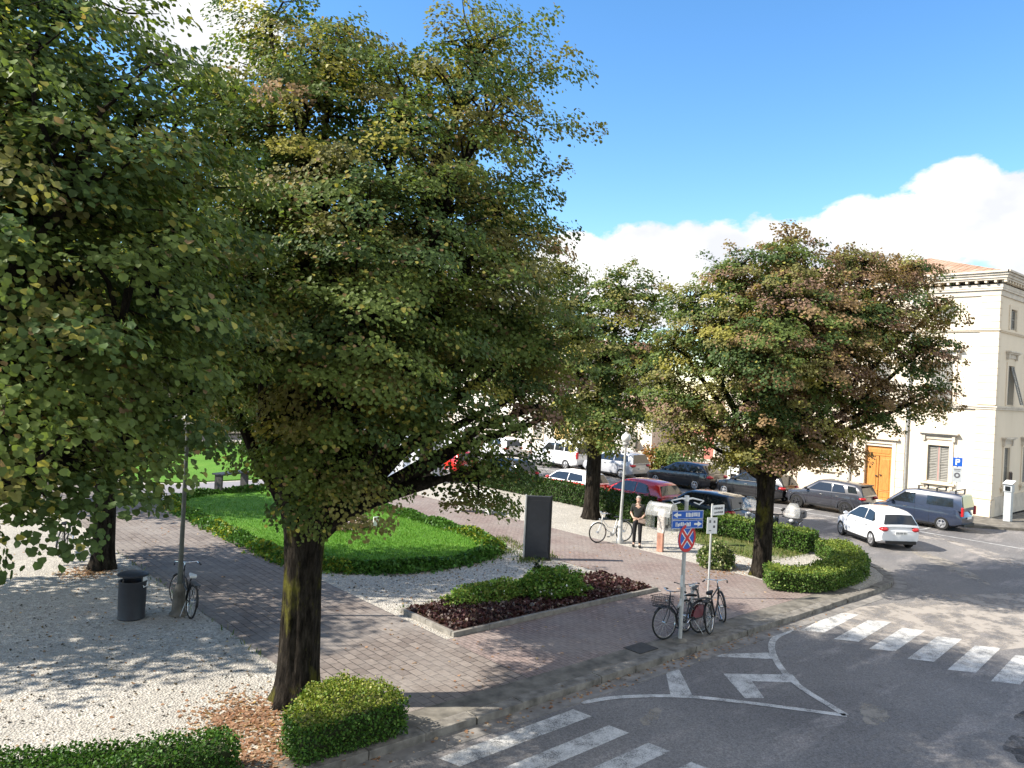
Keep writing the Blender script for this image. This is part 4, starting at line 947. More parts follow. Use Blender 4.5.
def scooter(label, loc, ang, paint, screen=False, top_box=False):
    r = thing('motor_scooter', label, 'scooter', loc, ang, 'scooters parked behind the hedge')
    for x in (.62,-.62):
        o = MB().torus((0,0,0), .185, .065, 'y', 22, 8).build('wheel', 'rubber', r); o.location = (x,0,.25)
        MB().lathe([(.13,-.03),(.13,.03),(.04,.045)], (0,0,0), 'y', 16).build('rim', 'rim', o)
    MB().add([(-.75,-.16,.5),(-.75,.16,.5),(-.8,-.13,.78),(-.8,.13,.78),(.0,-.17,.36),(.0,.17,.36),(-.1,-.15,.74),(-.1,.15,.74)], [(0,1,3,2),(4,6,7,5),(0,2,6,4),(1,5,7,3),(2,3,7,6),(0,4,5,1)]).build('rear_body', paint, r, bevel=.05)
    MB().box(-.1,.42,-.17,.17,.26,.34).build('footboard', 'charcoal', r, bevel=.02)
    MB().add([(.38,-.19,.3),(.38,.19,.3),(.30,-.22,.86),(.30,.22,.86),(.50,-.12,.3),(.50,.12,.3),(.44,-.13,.92),(.44,.13,.92)], [(0,1,3,2),(4,6,7,5),(0,2,6,4),(1,5,7,3),(2,3,7,6),(0,4,5,1)]).build('front_shield', paint, r, bevel=.04)
    MB().box(-.78,-.02,-.14,.14,.76,.86).build('seat', 'black', r, bevel=.04)
    MB().tube([(.36,-.36,1.02),(.38,-.1,.98),(.38,.1,.98),(.36,.36,1.02)], .022, 8).tube([(.40,0,.95),(.62,0,.25)], .03, 8).build('handlebar', 'black', r)
    MB().obox((.63,0,.46),(1,0,-.2),.2,.09,.02).build('mudguard', paint, r, bevel=.015)
    for s in (-1,1): MB().tube([(.38,s*.3,1.0),(.34,s*.36,1.2)], .01, 5).ball((.33,s*.37,1.23),(.02,.06,.045),8,6).build('mirror', 'black', r)
    MB().ball((.47,0,.9),(.06,.08,.07)).build('headlight', 'head_lamp', r)
    if screen:
        q = MB(); vs = []
        for i in range(5):
            z = 1.0+.13*i; w = (.26,.27,.26,.22,.13)[i]; x = .44-.05*i
            vs += [(x-.05,-w,z),(x,0,z),(x-.05,w,z)]
        q.add(vs, [(3*i+j,3*i+j+1,3*i+4+j,3*i+3+j) for i in range(4) for j in range(2)], True); o = q.build('windscreen', 'plexi', r, fix=False)
        sm = o.modifiers.new('thick','SOLIDIFY'); sm.thickness = .006
    if top_box: MB().box(-1.1,-.75,-.2,.2,.86,1.14).build('top_box', 'charcoal', r, bevel=.05)
    return r
scooter('pale grey scooter with a tall windscreen parked left of the right tree trunk', (27.0,16.2,ZR), R(200), 'p_silver', True)
scooter('dark scooter with a windscreen parked just right of the right tree trunk', (27.0,14.4,ZR), R(195), 'p_grey', True, True)
scooter('black scooter with no windscreen standing between the two with windscreens', (27.1,15.3,ZR), R(205), 'p_black')

# ------------------------------------------------------------------ bicycles
def bicycle(label, loc, ang, frame='charcoal', basket=False, guard=False, saddle='black', step=True, lean=.08, steer=0, group=None, wheelm='rubber', rr=.335):
    r = thing('bicycle', label, 'bicycle', loc, ang, group); r.rotation_euler = (lean, 0, ang)
    wb = .54
    for x in (wb,-wb):
        o = MB().torus((0,0,0), rr, .019, 'y', 40, 8).build('wheel', wheelm, r); o.location = (x,0,rr+.019)
        if x > 0 and steer: o.rotation_euler = (0,0,steer)
        MB().torus((0,0,0), rr-.025, .011, 'y', 40, 6).lathe([(.03,-.045),(.03,.045)], (0,0,0), 'y', 10).build('rim', 'chrome', o)
        q = MB()
        for k in range(18):
            a = 2*PI*k/18; q.tube([(.02*math.cos(a+.9),(.03 if k%2 else -.03),.02*math.sin(a+.9)),((rr-.02)*math.cos(a),0,(rr-.02)*math.sin(a))], .0022, 4, False)
        q.build('spokes', 'steel', o, fix=False)
        m = MB(); vs = []; a0, a1 = (40,170) if x > 0 else (15,185)
        for i in range(15):
            a = R(a0+(a1-a0)*i/14); 
            for y in (-.028,0,.028): vs.append(((rr+.035-.3*abs(y))*math.cos(a), y, (rr+.035-.3*abs(y))*math.sin(a)))
        m.add(vs, [(3*i+j,3*i+j+1,3*i+4+j,3*i+3+j) for i in range(14) for j in range(2)], True)
        g = m.build('mudguard', frame, o, fix=False); sm = g.modifiers.new('thick','SOLIDIFY'); sm.thickness = .003
    zz = rr+.019; bb = (-.08,0,.28); seat = (-.24,0,.80); head = (.36,0,.86); hb = (.40,0,.66)
    f = MB()
    f.tube([bb, seat], .016, 8).tube([(-.20,0,.70), (-wb,.05,zz)], .009, 6).tube([(-.20,0,.70), (-wb,-.05,zz)], .009, 6)
    f.tube([bb, (-wb,.055,zz)], .010, 6).tube([bb, (-wb,-.055,zz)], .010, 6).tube([head, hb], .020, 8)
    if step: f.tube([hb, (.16,0,.42), bb], .019, 8).tube([(.37,0,.80),(.12,0,.52),(-.14,0,.48)], .014, 8)
    else: f.tube([hb, bb], .018, 8).tube([(.365,0,.82),(-.21,0,.72)], .016, 8)
    f.build('frame', frame, r)
    fk = MB()
    for s in (-1,1): fk.tube([(.405,s*.03,.64),(.44,s*.05,.5),(wb,s*.052,zz)], .010, 6)
    fk.tube([(.405,-.03,.64),(.405,.03,.64)], .014, 6).tube([hb,(.34,0,.96)], .012, 6).build('fork', frame, r)
    MB().tube([(.20,-.27,1.0),(.30,-.24,1.03),(.36,-.08,1.0),(.36,.08,1.0),(.30,.24,1.03),(.20,.27,1.0)], .011, 8).tube([(.34,0,.94),(.36,0,1.0)], .013, 6).build('handlebar', 'chrome', r)
    for s in (-1,1): MB().tube([(.15,s*.28,.995),(.24,s*.262,1.015)], .016, 8).build('grip', 'black', r)
    MB().add([(-.40,-.075,.86),(-.40,.075,.86),(-.30,-.085,.88),(-.30,.085,.88),(-.10,-.02,.875),(-.10,.02,.875),(-.38,-.06,.81),(-.38,.06,.81),(-.12,-.018,.84),(-.12,.018,.84)], [(0,1,3,2),(2,3,5,4),(6,8,9,7),(0,6,7,1),(4,5,9,8),(0,2,4,8,6),(1,7,9,5,3)]).build('saddle', saddle, r, bevel=.012)
    c = MB().lathe([(.085,-.004),(.085,.004)], (-.08,-.04,.28), 'y', 20).tube([(-.08,-.06,.28),(.03,-.06,.17)], .010, 6).tube([(-.08,.06,.28),(-.19,.06,.39)], .010, 6)
    c.build('crank', 'chrome', r)
    for p in ((.03,-.10,.17),(-.19,.10,.39)): MB().obox(p,(1,0,0),.045,.04,.012).build('pedal', 'black', r)
    MB().tube([(-.30,.06,.30),(-.44,.17,.02)], .008, 6).build('kickstand', 'steel', r)
    MB().box(-.78,-.36,-.06,.06,.735,.750).tube([(-.74,.055,.74),(-wb,.055,zz)], .006, 5).tube([(-.74,-.055,.74),(-wb,-.055,zz)], .006, 5).build('rear_rack', 'iron', r)
    if basket:
        b = MB(); z0, z1 = .70, .92; cx = .58
        for i in range(9):
            for (xa,ya,xb,yb) in ((cx-.13,-.17+i*.0425,cx-.15,-.20+i*.05),(cx+.13,-.17+i*.0425,cx+.16,-.20+i*.05)): b.tube([(xa,ya,z0),(xb,yb,z1)], .005, 4)
        for i in range(7):
            for s in (-1,1): b.tube([(cx-.13+i*.0433,s*.17,z0),(cx-.15+i*.0517,s*.20,z1)], .005, 4)
        for k in range(5):
            f_ = k/4; w, l0, l1 = .17+.03*f_, -.13-.02*f_, .13+.03*f_; z = z0+(z1-z0)*f_
            b.tube([(cx+l0,-w,z),(cx+l1,-w,z),(cx+l1,w,z),(cx+l0,w,z),(cx+l0,-w,z)], .007 if k in (0,4) else .004, 5)
        b.add([(cx-.13,-.17,z0),(cx+.13,-.17,z0),(cx+.13,.17,z0),(cx-.13,.17,z0)], [(0,1,2,3)]); b.build('basket', 'charcoal', r, fix=False)
    if guard:
        q = MB()
        for s in (-1,1):
            vs = [(-.54,s*.05,.36)]+[(-.54+.27*math.cos(R(a)),s*.05,.355+.27*math.sin(R(a))) for a in range(0,130,10)]
            q.add(vs, [(0,i,i+1) for i in range(1,len(vs)-1)])
        q.build('coat_guard', 'p_maroon', r, fix=False)
    MB().ball((.46,0,.80),(.035,.03,.03),10,7).build('lamp', 'chrome', r)
    return r
GB = 'bicycles leaning round the two sign poles'
bicycle('dark bicycle with wire front basket and red coat guard leaning on the sign pole', (14.05,9.93,0), R(171), 'charcoal', basket=True, guard=True, lean=.10, group=GB)
bicycle('black bicycle without basket parked right of the one with the red coat guard', (15.22,9.85,0), R(19), 'black', lean=-.14, steer=.5, step=False, group=GB)
bicycle('grey bicycle with a pale saddle squeezed in behind the black one', (14.85,10.28,0), R(203), 'pole_grey', saddle='saddle_white', lean=.12, steer=-.3, group=GB)
bicycle('white framed bicycle chained to the globe lamp post behind the standing man', (20.35,17.55,0), R(164), 'white', lean=.05)
bicycle('black bicycle with a white saddle cover seen end on against the cast iron lamp base', (5.86,17.12,0), R(86), 'black', saddle='saddle_white', lean=.10, steer=.3)
bicycle('small dark bicycle standing far left beyond the second tree', (5.0,24.3,0), R(65), 'charcoal', lean=.06)
# ------------------------------------------------------------------ street furniture
def disc(mb, c, nrm, r0, r1, t, seg=28):
    n = Vector(nrm).normalized(); s = n.cross(Vector((0,0,1))).normalized(); u = s.cross(n); c = Vector(c); vs = []
    for k in range(seg):
        a = 2*PI*k/seg; d = s*math.cos(a)+u*math.sin(a); vs += [c+d*r0+n*t, c+d*r1+n*t, c+d*r1-n*t, c+d*r0-n*t]
    fs = []
    for k in range(seg):
        a, b = 4*k, 4*((k+1)%seg); fs += [(a,a+1,b+1,b),(a+1,a+2,b+2,b+1),(a+2,a+3,b+3,b+2),(a+3,a,b,b+3)]
    mb.add(vs, fs); return mb
def on_plane(F, mb): return mb.xform(F)
def frame_at(c, nrm):           # local x = right as seen from the front, y = towards the viewer, z = up
    n = Vector((nrm[0],nrm[1],0)).normalized(); r = Vector((-n.y,n.x,0)); 
    return Matrix(((r.x,n.x,0,c[0]),(r.y,n.y,0,c[1]),(0,0,1,c[2]),(0,0,0,1)))
def strokes(mb, x0, x1, z0, z1, seed, y=.018):      # worn, unreadable lettering
    rg = random.Random(seed); x = x0; h = z1-z0
    while x < x1-.02:
        w = rg.uniform(.012,.03); a = z0+h*rg.choice((0,0,.12)); b = z1-h*rg.choice((0,0,.15,.3))
        mb.box(x,x+w,y,y+.002,a,b); x += w+rg.choice((.008,.010,.014))
sp = thing('sign_pole', 'tall grey sign pole with two blue direction arrows above a round no stopping sign', 'sign', (13.76,9.80,0))
MB().tube([(0,0,-.02),(0,0,2.98)], .042, 14).build('pole', 'pole_grey', sp)
MB().lathe([(.16,0),(.13,.03),(.06,.05)], (0,0,0), 'z', 18).build('base', 'dirty', sp)
V1 = (-.86,-.51)
for z, txt, arrow in ((2.70,(-.05,.31),-1),(2.50,(-.30,.10),1)):
    F = frame_at((-.01,-.01,z), (-.32,-.95)); 
    b = MB().box(-.40,.40,.045,.06,-.092,.092).xform(F).build('direction_sign', 'sign_blue', sp)
    q = MB()
    for a in ((-.395,.395,-.088,-.080),(-.395,.395,.080,.088)): q.box(a[0],a[1],.061,.064,a[2],a[3])
    q.box(-.395,-.388,.061,.064,-.080,.080).box(.388,.395,.061,.064,-.080,.080)
    q.xform(F).build('border', 'white', b)
    q = MB(); e = arrow*.37; q.add([(e,.0645,0),(e-arrow*.11,.0645,.062),(e-arrow*.11,.0645,.02),(e-arrow*.20,.0645,.02),(e-arrow*.20,.0645,-.02),(e-arrow*.11,.0645,-.02),(e-arrow*.11,.0645,-.062)], [tuple(range(7))]).xform(F).build('arrow', 'white', b, fix=False)
    q = MB(); strokes(q, txt[0], txt[1], -.045, .045, int(z*100), .0615); q.xform(F).build('lettering', 'white', b)
F = frame_at((0,0,2.20), (-.02,-1))
ns = MB(); ns.lathe([(.300,.045),(.300,.055)], (0,0,0), 'y', 36); ns = ns.xform(F).build('no_stopping_sign', 'sign_blue', sp)
q = MB(); disc(q,(0,.058,0),(0,1,0),.235,.298,.003,36); q.xform(F).build('red_ring', 'sign_red', ns)
q = MB()
for s in (-1,1): q.obox((0,.0585,0),(1,0,s),.235,.0015,.055,up=(-s,0,1))
q.xform(F).build('pale_edge', 'white', ns)
q = MB()
for s in (-1,1): q.obox((0,.0605+.0012*s,0),(1,0,s),.235,.0012,.032,up=(-s,0,1))
q.xform(F).build('red_cross', 'sign_red', ns)
MB().tube([(0,0,2.98),(0,0,3.1)], .05, 10).tube([(-.38,.12,3.0),(-.12,.04,3.04),(0,0,3.02),(.14,-.05,3.04),(.42,-.14,2.98)], [.012,.02,.03,.02,.012], 8).tube([(-.38,.12,3.0),(-.30,.10,2.92),(-.16,.05,2.96)], .014, 6).tube([(.42,-.14,2.98),(.32,-.1,2.9),(.18,-.06,2.95)], .014, 6).build('bracket_scroll', 'white', sp)
MB().box(-.05,-.044,-.03,.03,1.15,1.4).build('sticker', 'white', sp); MB().box(-.05,-.044,-.025,.025,.75,.9).build('sticker', 'white', sp)

s2 = thing('sign_post', 'thin grey post with a slanted white name plate above a small white notice', 'sign', (17.2,11.45,0))
MB().tube([(0,0,-.02),(0,0,2.45)], .026, 12).build('pole', 'pole_grey', s2)
MB().lathe([(.10,0),(.08,.03),(.03,.04)], (0,0,0), 'z', 14).build('base', 'dirty', s2)
F = frame_at((.0,0,2.28), (-.12,-1))
b = MB().box(-.06,.44,.02,.032,-.13,.13).xform(F).build('name_plate', 'white', s2)
q = MB(); strokes(q,.04,.40,.015,.075,5,.033); strokes(q,.06,.40,-.085,-.03,6,.033); q.xform(F).build('lettering', 'sign_back', b)
F = frame_at((0,0,1.90), (-.40,-.92))
b = MB().box(-.15,.15,.026,.036,-.22,.20).xform(F).build('notice', 'white', s2)
q = MB().box(-.09,-.04,.037,.039,.06,.13).box(.04,.09,.037,.039,.06,.12).box(.03,.09,.037,.039,-.07,-.01).box(-.09,-.02,.037,.039,-.15,-.13)
q.xform(F).build('marks', 'sign_back', b)

pp = thing('parking_sign', 'blue parking sign over a grey plate on a post before the cream wall', 'sign', (40.2,13.35,0))
MB().tube([(0,0,-.02),(0,0,2.9)], .03, 10).build('pole', 'pole_grey', pp)
F = frame_at((0,0,2.62), (-.95,-.30))
b = MB().box(-.2,.2,.035,.05,-.2,.22).xform(F).build('parking_panel', 'sign_blue', pp)
q = MB().box(-.09,-.03,.051,.054,-.13,.15).box(-.03,.08,.051,.054,.10,.15).box(-.03,.08,.051,.054,-.01,.04).box(.04,.095,.051,.0535,.03,.11)
q.xform(F).build('letter', 'white', b)
b = MB().box(-.2,.2,.035,.048,-.95,-.23).xform(F).build('rules_panel', 'cabinet', pp)
q = MB(); disc(q,(0,.05,-.62),(0,1,0),.06,.13,.002,20); q.box(-.14,.14,.049,.051,-.36,-.32).box(-.12,.12,.049,.051,-.43,-.40); q.xform(F).build('marks', 'sign_back', b)

pm = thing('parking_meter', 'tall grey parking ticket machine standing at the corner of the cream building', 'ticket machine', (41.55,11.55,0))
MB().box(-.17,.17,-.15,.15,0,1.38).build('body', 'cabinet', pm, bevel=.02)
MB().box(-.20,.20,-.18,.18,1.38,1.72).build('head', 'cabinet', pm, bevel=.03); MB().box(-.23,-.2,-.1,.1,1.45,1.65).build('screen', 'cglass', pm)
MB().obox((0,0,1.83),(1,0,.25),.28,.2,.015).tube([(0,0,1.7),(0,0,1.83)], .02, 6).build('solar_panel', 'white', pm)
bd = thing('notice_board', 'narrow brown wooden board on two legs against the side street wall', 'board', (44.05,12.22,0), 0)
MB().box(-.16,.16,-.02,.03,.55,2.15).build('panel', 'boards', bd); 
for x in (-.12,.12): MB().box(x-.025,x+.025,-.055,-.022,0,2.1).build('leg', 'iron', bd)
tag(MB().box(44.62,44.86,12.30,12.42,1.05,1.55).build('letter_box', 'charcoal', bevel=.02), 'small dark letter box on the side street wall beside the brown board', 'letter box')

to = thing('information_totem', 'tall charcoal slab totem standing on the gravel between lawn and planter', 'totem', (16.24,16.95,0), R(-39))
MB().box(-.37,.37,-.09,.09,.05,1.93).build('slab', 'charcoal', to, bevel=.01)
for s in (-1,1): MB().box(min(s*.372,s*.41),max(s*.372,s*.41),-.105,.105,.02,1.95).build('side_rail', 'steel' if s < 0 else 'black', to)
MB().box(-.44,.44,-.13,.13,-.01,.02).build('base_plate', 'iron', to); MB().box(-.32,.32,-.100,-.0905,.25,1.8).build('display_panel', 'charcoal', to)

bn = thing('litter_bin', 'dark grey round litter bin with a raised lid standing on the gravel', 'litter bin', (4.86,17.27,0))
MB().lathe([(.265,0),(.275,.02),(.262,.06),(.27,.40),(.272,.74),(.28,.76),(.28,.79),(.24,.79),(.22,.4)], (0,0,0), 'z', 30).build('body', 'charcoal', bn)
MB().lathe([(.30,.90),(.305,.93),(.20,.965),(.03,.975)], (0,0,0), 'z', 30).build('lid', 'charcoal', bn)
for k in range(4):
    a = k*PI/2+.5; MB().tube([(.25*math.cos(a),.25*math.sin(a),.70),(.25*math.cos(a),.25*math.sin(a),.92)], .014, 6).build('lid_support', 'iron', bn)
MB().add([(.13,-.22,.79),(.27,-.09,.79),(.28,-.10,.66),(.14,-.25,.67),(.12,-.18,.86),(.24,-.06,.85)], [(0,1,2,3),(0,4,5,1)]).build('bag_edge', 'white', bn, fix=False)

def lamp_globe(name, label, loc, h, m, lean=(0,0), castbase=False, r=.165):
    t = thing(name, label, 'street lamp', loc)
    if castbase: MB().lathe([(.19,0),(.19,.05),(.15,.08),(.14,.12),(.125,.50),(.13,.54),(.09,.60),(.07,.68)], (0,0,0), 'z', 12).build('base', 'dirty', t, sharp=25)
    else: MB().lathe([(.12,0),(.12,.12),(.08,.18),(.075,.75),(.055,.8)], (0,0,0), 'z', 16).build('base', m, t)
    z0 = .62 if castbase else .75
    MB().tube([(0,0,z0),(lean[0]*.5,lean[1]*.5,h*.5),(lean[0],lean[1],h)], [.052,.046,.04], 14).build('pole', m, t)
    MB().lathe([(.05,-.04),(.11,.0),(.12,.05),(.10,.08)], (lean[0],lean[1],h), 'z', 18).build('collar', m, t)
    MB().ball((lean[0],lean[1],h+.08+r*.9), r, 24, 14).build('globe', 'globe', t); MB().lathe([(.07,0),(.05,.04),(.015,.07)], (lean[0],lean[1],h+.07+r*1.85), 'z', 14).build('finial', m, t)
    return t
lamp_globe('street_lamp', 'pale slim lamp post with a white globe behind the standing man', (20.52,17.3,0), 3.40, 'pole_grey', (.02,-.05))
lamp_globe('street_lamp', 'dark lamp post on a flared cast iron base standing on the gravel', (5.71,16.95,0), 4.0, 'pole_dark', (.02,.03), True)

ph = thing('phone_booth', 'open phone stand with a rounded plexiglass hood on a faded orange post', 'phone booth', (20.72,15.72,0), R(288))
MB().box(-.10,.10,-.08,.08,0,.62).build('post', 'orange_post', ph, bevel=.012)
MB().box(-.11,.11,-.075,.075,.62,1.40).build('back_panel', 'sticker', ph); MB().box(-.16,.16,.08,.24,.86,1.28).build('phone_unit', 'steel', ph, bevel=.03)
q = MB(); vs = []; n = 14
for i in range(n+1):
    a = PI*i/n; y = -.42*math.cos(a); z = 1.22+.40*math.sin(a)
    vs += [(-.40,y,z),(.40,y,z)]
q.add(vs, [(2*i,2*i+1,2*i+3,2*i+2) for i in range(n)], True)
o = q.build('hood', 'plexi', ph, fix=False); sm = o.modifiers.new('thick','SOLIDIFY'); sm.thickness = .012
for s in (-1,1):
    q = MB(); pts = [(s*.40,-.42*math.cos(PI*i/n),1.22+.40*math.sin(PI*i/n)) for i in range(n+1)] + [(s*.385,.40,.66),(s*.385,-.40,.66)]
    q.add(pts, [tuple(range(len(pts)))]); o = q.build('side_panel', 'plexi', ph, fix=False); sm = o.modifiers.new('thick','SOLIDIFY'); sm.thickness = .012
    MB().tube(pts[:n+1], .014, 6).build('hood_rim', 'steel', ph)
MB().box(-.38,.38,-.06,.06,1.50,1.58).build('top_beam', 'cabinet', ph, bevel=.02)
tag(MB().box(12.33,12.92,9.72,10.16,.008,.016).build('inspection_cover', 'iron'), 'rusty square inspection cover set in the pavement by the kerb', 'cover')

def white_bench(label, loc, ang):
    t = thing('stone_bench', label, 'bench', loc, ang)
    MB().box(-.8,.8,-.22,.22,.38,.47).build('seat', 'white_stone', t, bevel=.015)
    b = MB().box(-.8,.8,-.03,.03,0,.42); b.xform(Matrix.Translation((0,.24,.52)) @ Matrix.Rotation(R(-14),4,'X')); b.build('backrest', 'white_stone', t, bevel=.015)
    for x in (-.6,.6): MB().box(x-.09,x+.09,-.2,.24,0,.38).build('leg', 'white_stone', t, bevel=.015)
white_bench('white stone bench with a leaning backrest at the far side of the pink path', (19.7,24.3,0), R(-60))
white_bench('white stone bench half hidden under leaves behind the lawn hedge', (17.9,31.0,0), R(-60))
ip = thing('picnic_table', 'dark narrow table top on two thin legs beside the grey garden path', 'table', (13.15,33.1,0), R(24))
MB().box(-.85,.85,-.32,.32,.80,.87).build('table_top', 'charcoal', ip, bevel=.02)
for x in (-.75,.75): MB().box(x-.04,x+.04,-.2,.2,0,.80).build('leg', 'iron', ip)
tn = thing('market_tent', 'white canvas stall tent with blue grey stripes seen through the leaves beyond the lawn', 'tent', (23.6,34.6,0), R(-48))
w, h = 1.5, 2.3
MB().add([(-w,-w,0),(w,-w,0),(-w*.85,-w*.7,h),(w*.85,-w*.7,h),(-w,w,0),(w,w,0),(-w*.85,w*.7,h),(w*.85,w*.7,h),(0,0,h+.9)], [(0,1,3,2),(4,6,7,5),(0,2,6,4),(1,5,7,3),(2,3,8),(3,7,8),(7,6,8),(6,2,8)]).build('canvas', 'tent', tn, fix=True)
for x in (-.8,0,.75):
    MB().add([(x-.16,-w-.02,.0),(x+.16,-w-.02,.0),(x*.9+.14,-w*.7-.02,h-.02),(x*.9-.14,-w*.7-.02,h-.02)], [(0,1,2,3)]).build('stripe', 'tent_blue', tn, fix=False)
for x in (-w,w): MB().tube([(x,-w-.04,0),(x*.85,-w*.7-.04,h)], .03, 6).build('pole', 'iron', tn)

# raised flower bed by the pavement
X0, X1, Y0, Y1 = 9.80, 16.6, 12.58, 14.62
pl = thing('raised_planter', 'long low stone edged planter bed on the pink pavement', 'planter', ((X0+X1)/2,(Y0+Y1)/2,0))
pw, pd = (X1-X0)/2, (Y1-Y0)/2
def kerbing(mb, x0,x1,y0,y1,n,ax):
    for k in range(n):
        if ax == 'x': a = x0+(x1-x0)*k/n; mb.box(a+.004,a+(x1-x0)/n-.004,y0,y1,-.01,.10+.004*(k%3))
        else: a = y0+(y1-y0)*k/n; mb.box(x0,x1,a+.004,a+(y1-y0)/n-.004,-.01,.10+.004*(k%3))
for (a,b,c,d,n,ax) in ((-pw,pw,-pd,-pd+.085,7,'x'),(-pw,pw,pd-.085,pd,7,'x'),(-pw,-pw+.085,-pd+.1,pd-.1,2,'y'),(pw-.085,pw,-pd+.1,pd-.1,2,'y')):
    q = MB(); kerbing(q,a,b,c,d,n,ax); q.build('edging', 'edging', pl, bevel=.01)
MB().box(-pw+.1,pw-.1,-pd+.1,pd-.1,0,.085).build('soil', 'mulch', pl)
rng = np.random.default_rng(11); n = 15000
q = rng.uniform((-pw+.15,-pd+.15),(pw-.15,pd-.15),(n,2))
q = q[~((q[:,0] > -1.5) & (q[:,0] < 1.3) & (q[:,1] > -.25-.12*q[:,0]) & (rng.random(len(q)) < .85))]; n = len(q)
o = leaf_mesh('ground_cover', np.column_stack([q, rng.uniform(.085,.145,n)]), rng.normal(size=(n,3))+np.array((0,0,.25)), rng.normal(size=(n,3))*.6+np.array((0,0,1)), .07*rng.uniform(.6,1.3,n), pick(rng,n,[(.045,.018,.02),(.07,.03,.03),(.10,.06,.055),(.03,.013,.013),(.24,.19,.17)],[3,3,2,2,1.3])*rng.uniform(.6,1.35,(n,1)), 'hedge_leaf', pl)
LG = [(.10,.19,.03),(.15,.24,.045),(.06,.12,.025),(.22,.24,.06)]
plant('flowering_shrub', 'low bright green shrub with white flowers in the middle of the planter', (13.75,13.75,.10), (1.05,.78), .62, 5200, .062, LG, [3,3,2,1], 3, 'shrub', None, (70,(.75,.75,.72),.055))
plant('flowering_shrub', 'sprawling yellow green plant at the back left of the planter', (12.15,14.2,.10), (1.35,.50), .36, 4600, .055, LG, [2,3,1,2], 5, 'shrub', None, (30,(.75,.75,.72),.045))
plant('dark_seedling', 'small dark upright plant poking above the planter shrub', (13.45,14.0,.12), (.10,.10), .85, 160, .07, [(.02,.03,.02)], [1], 8)

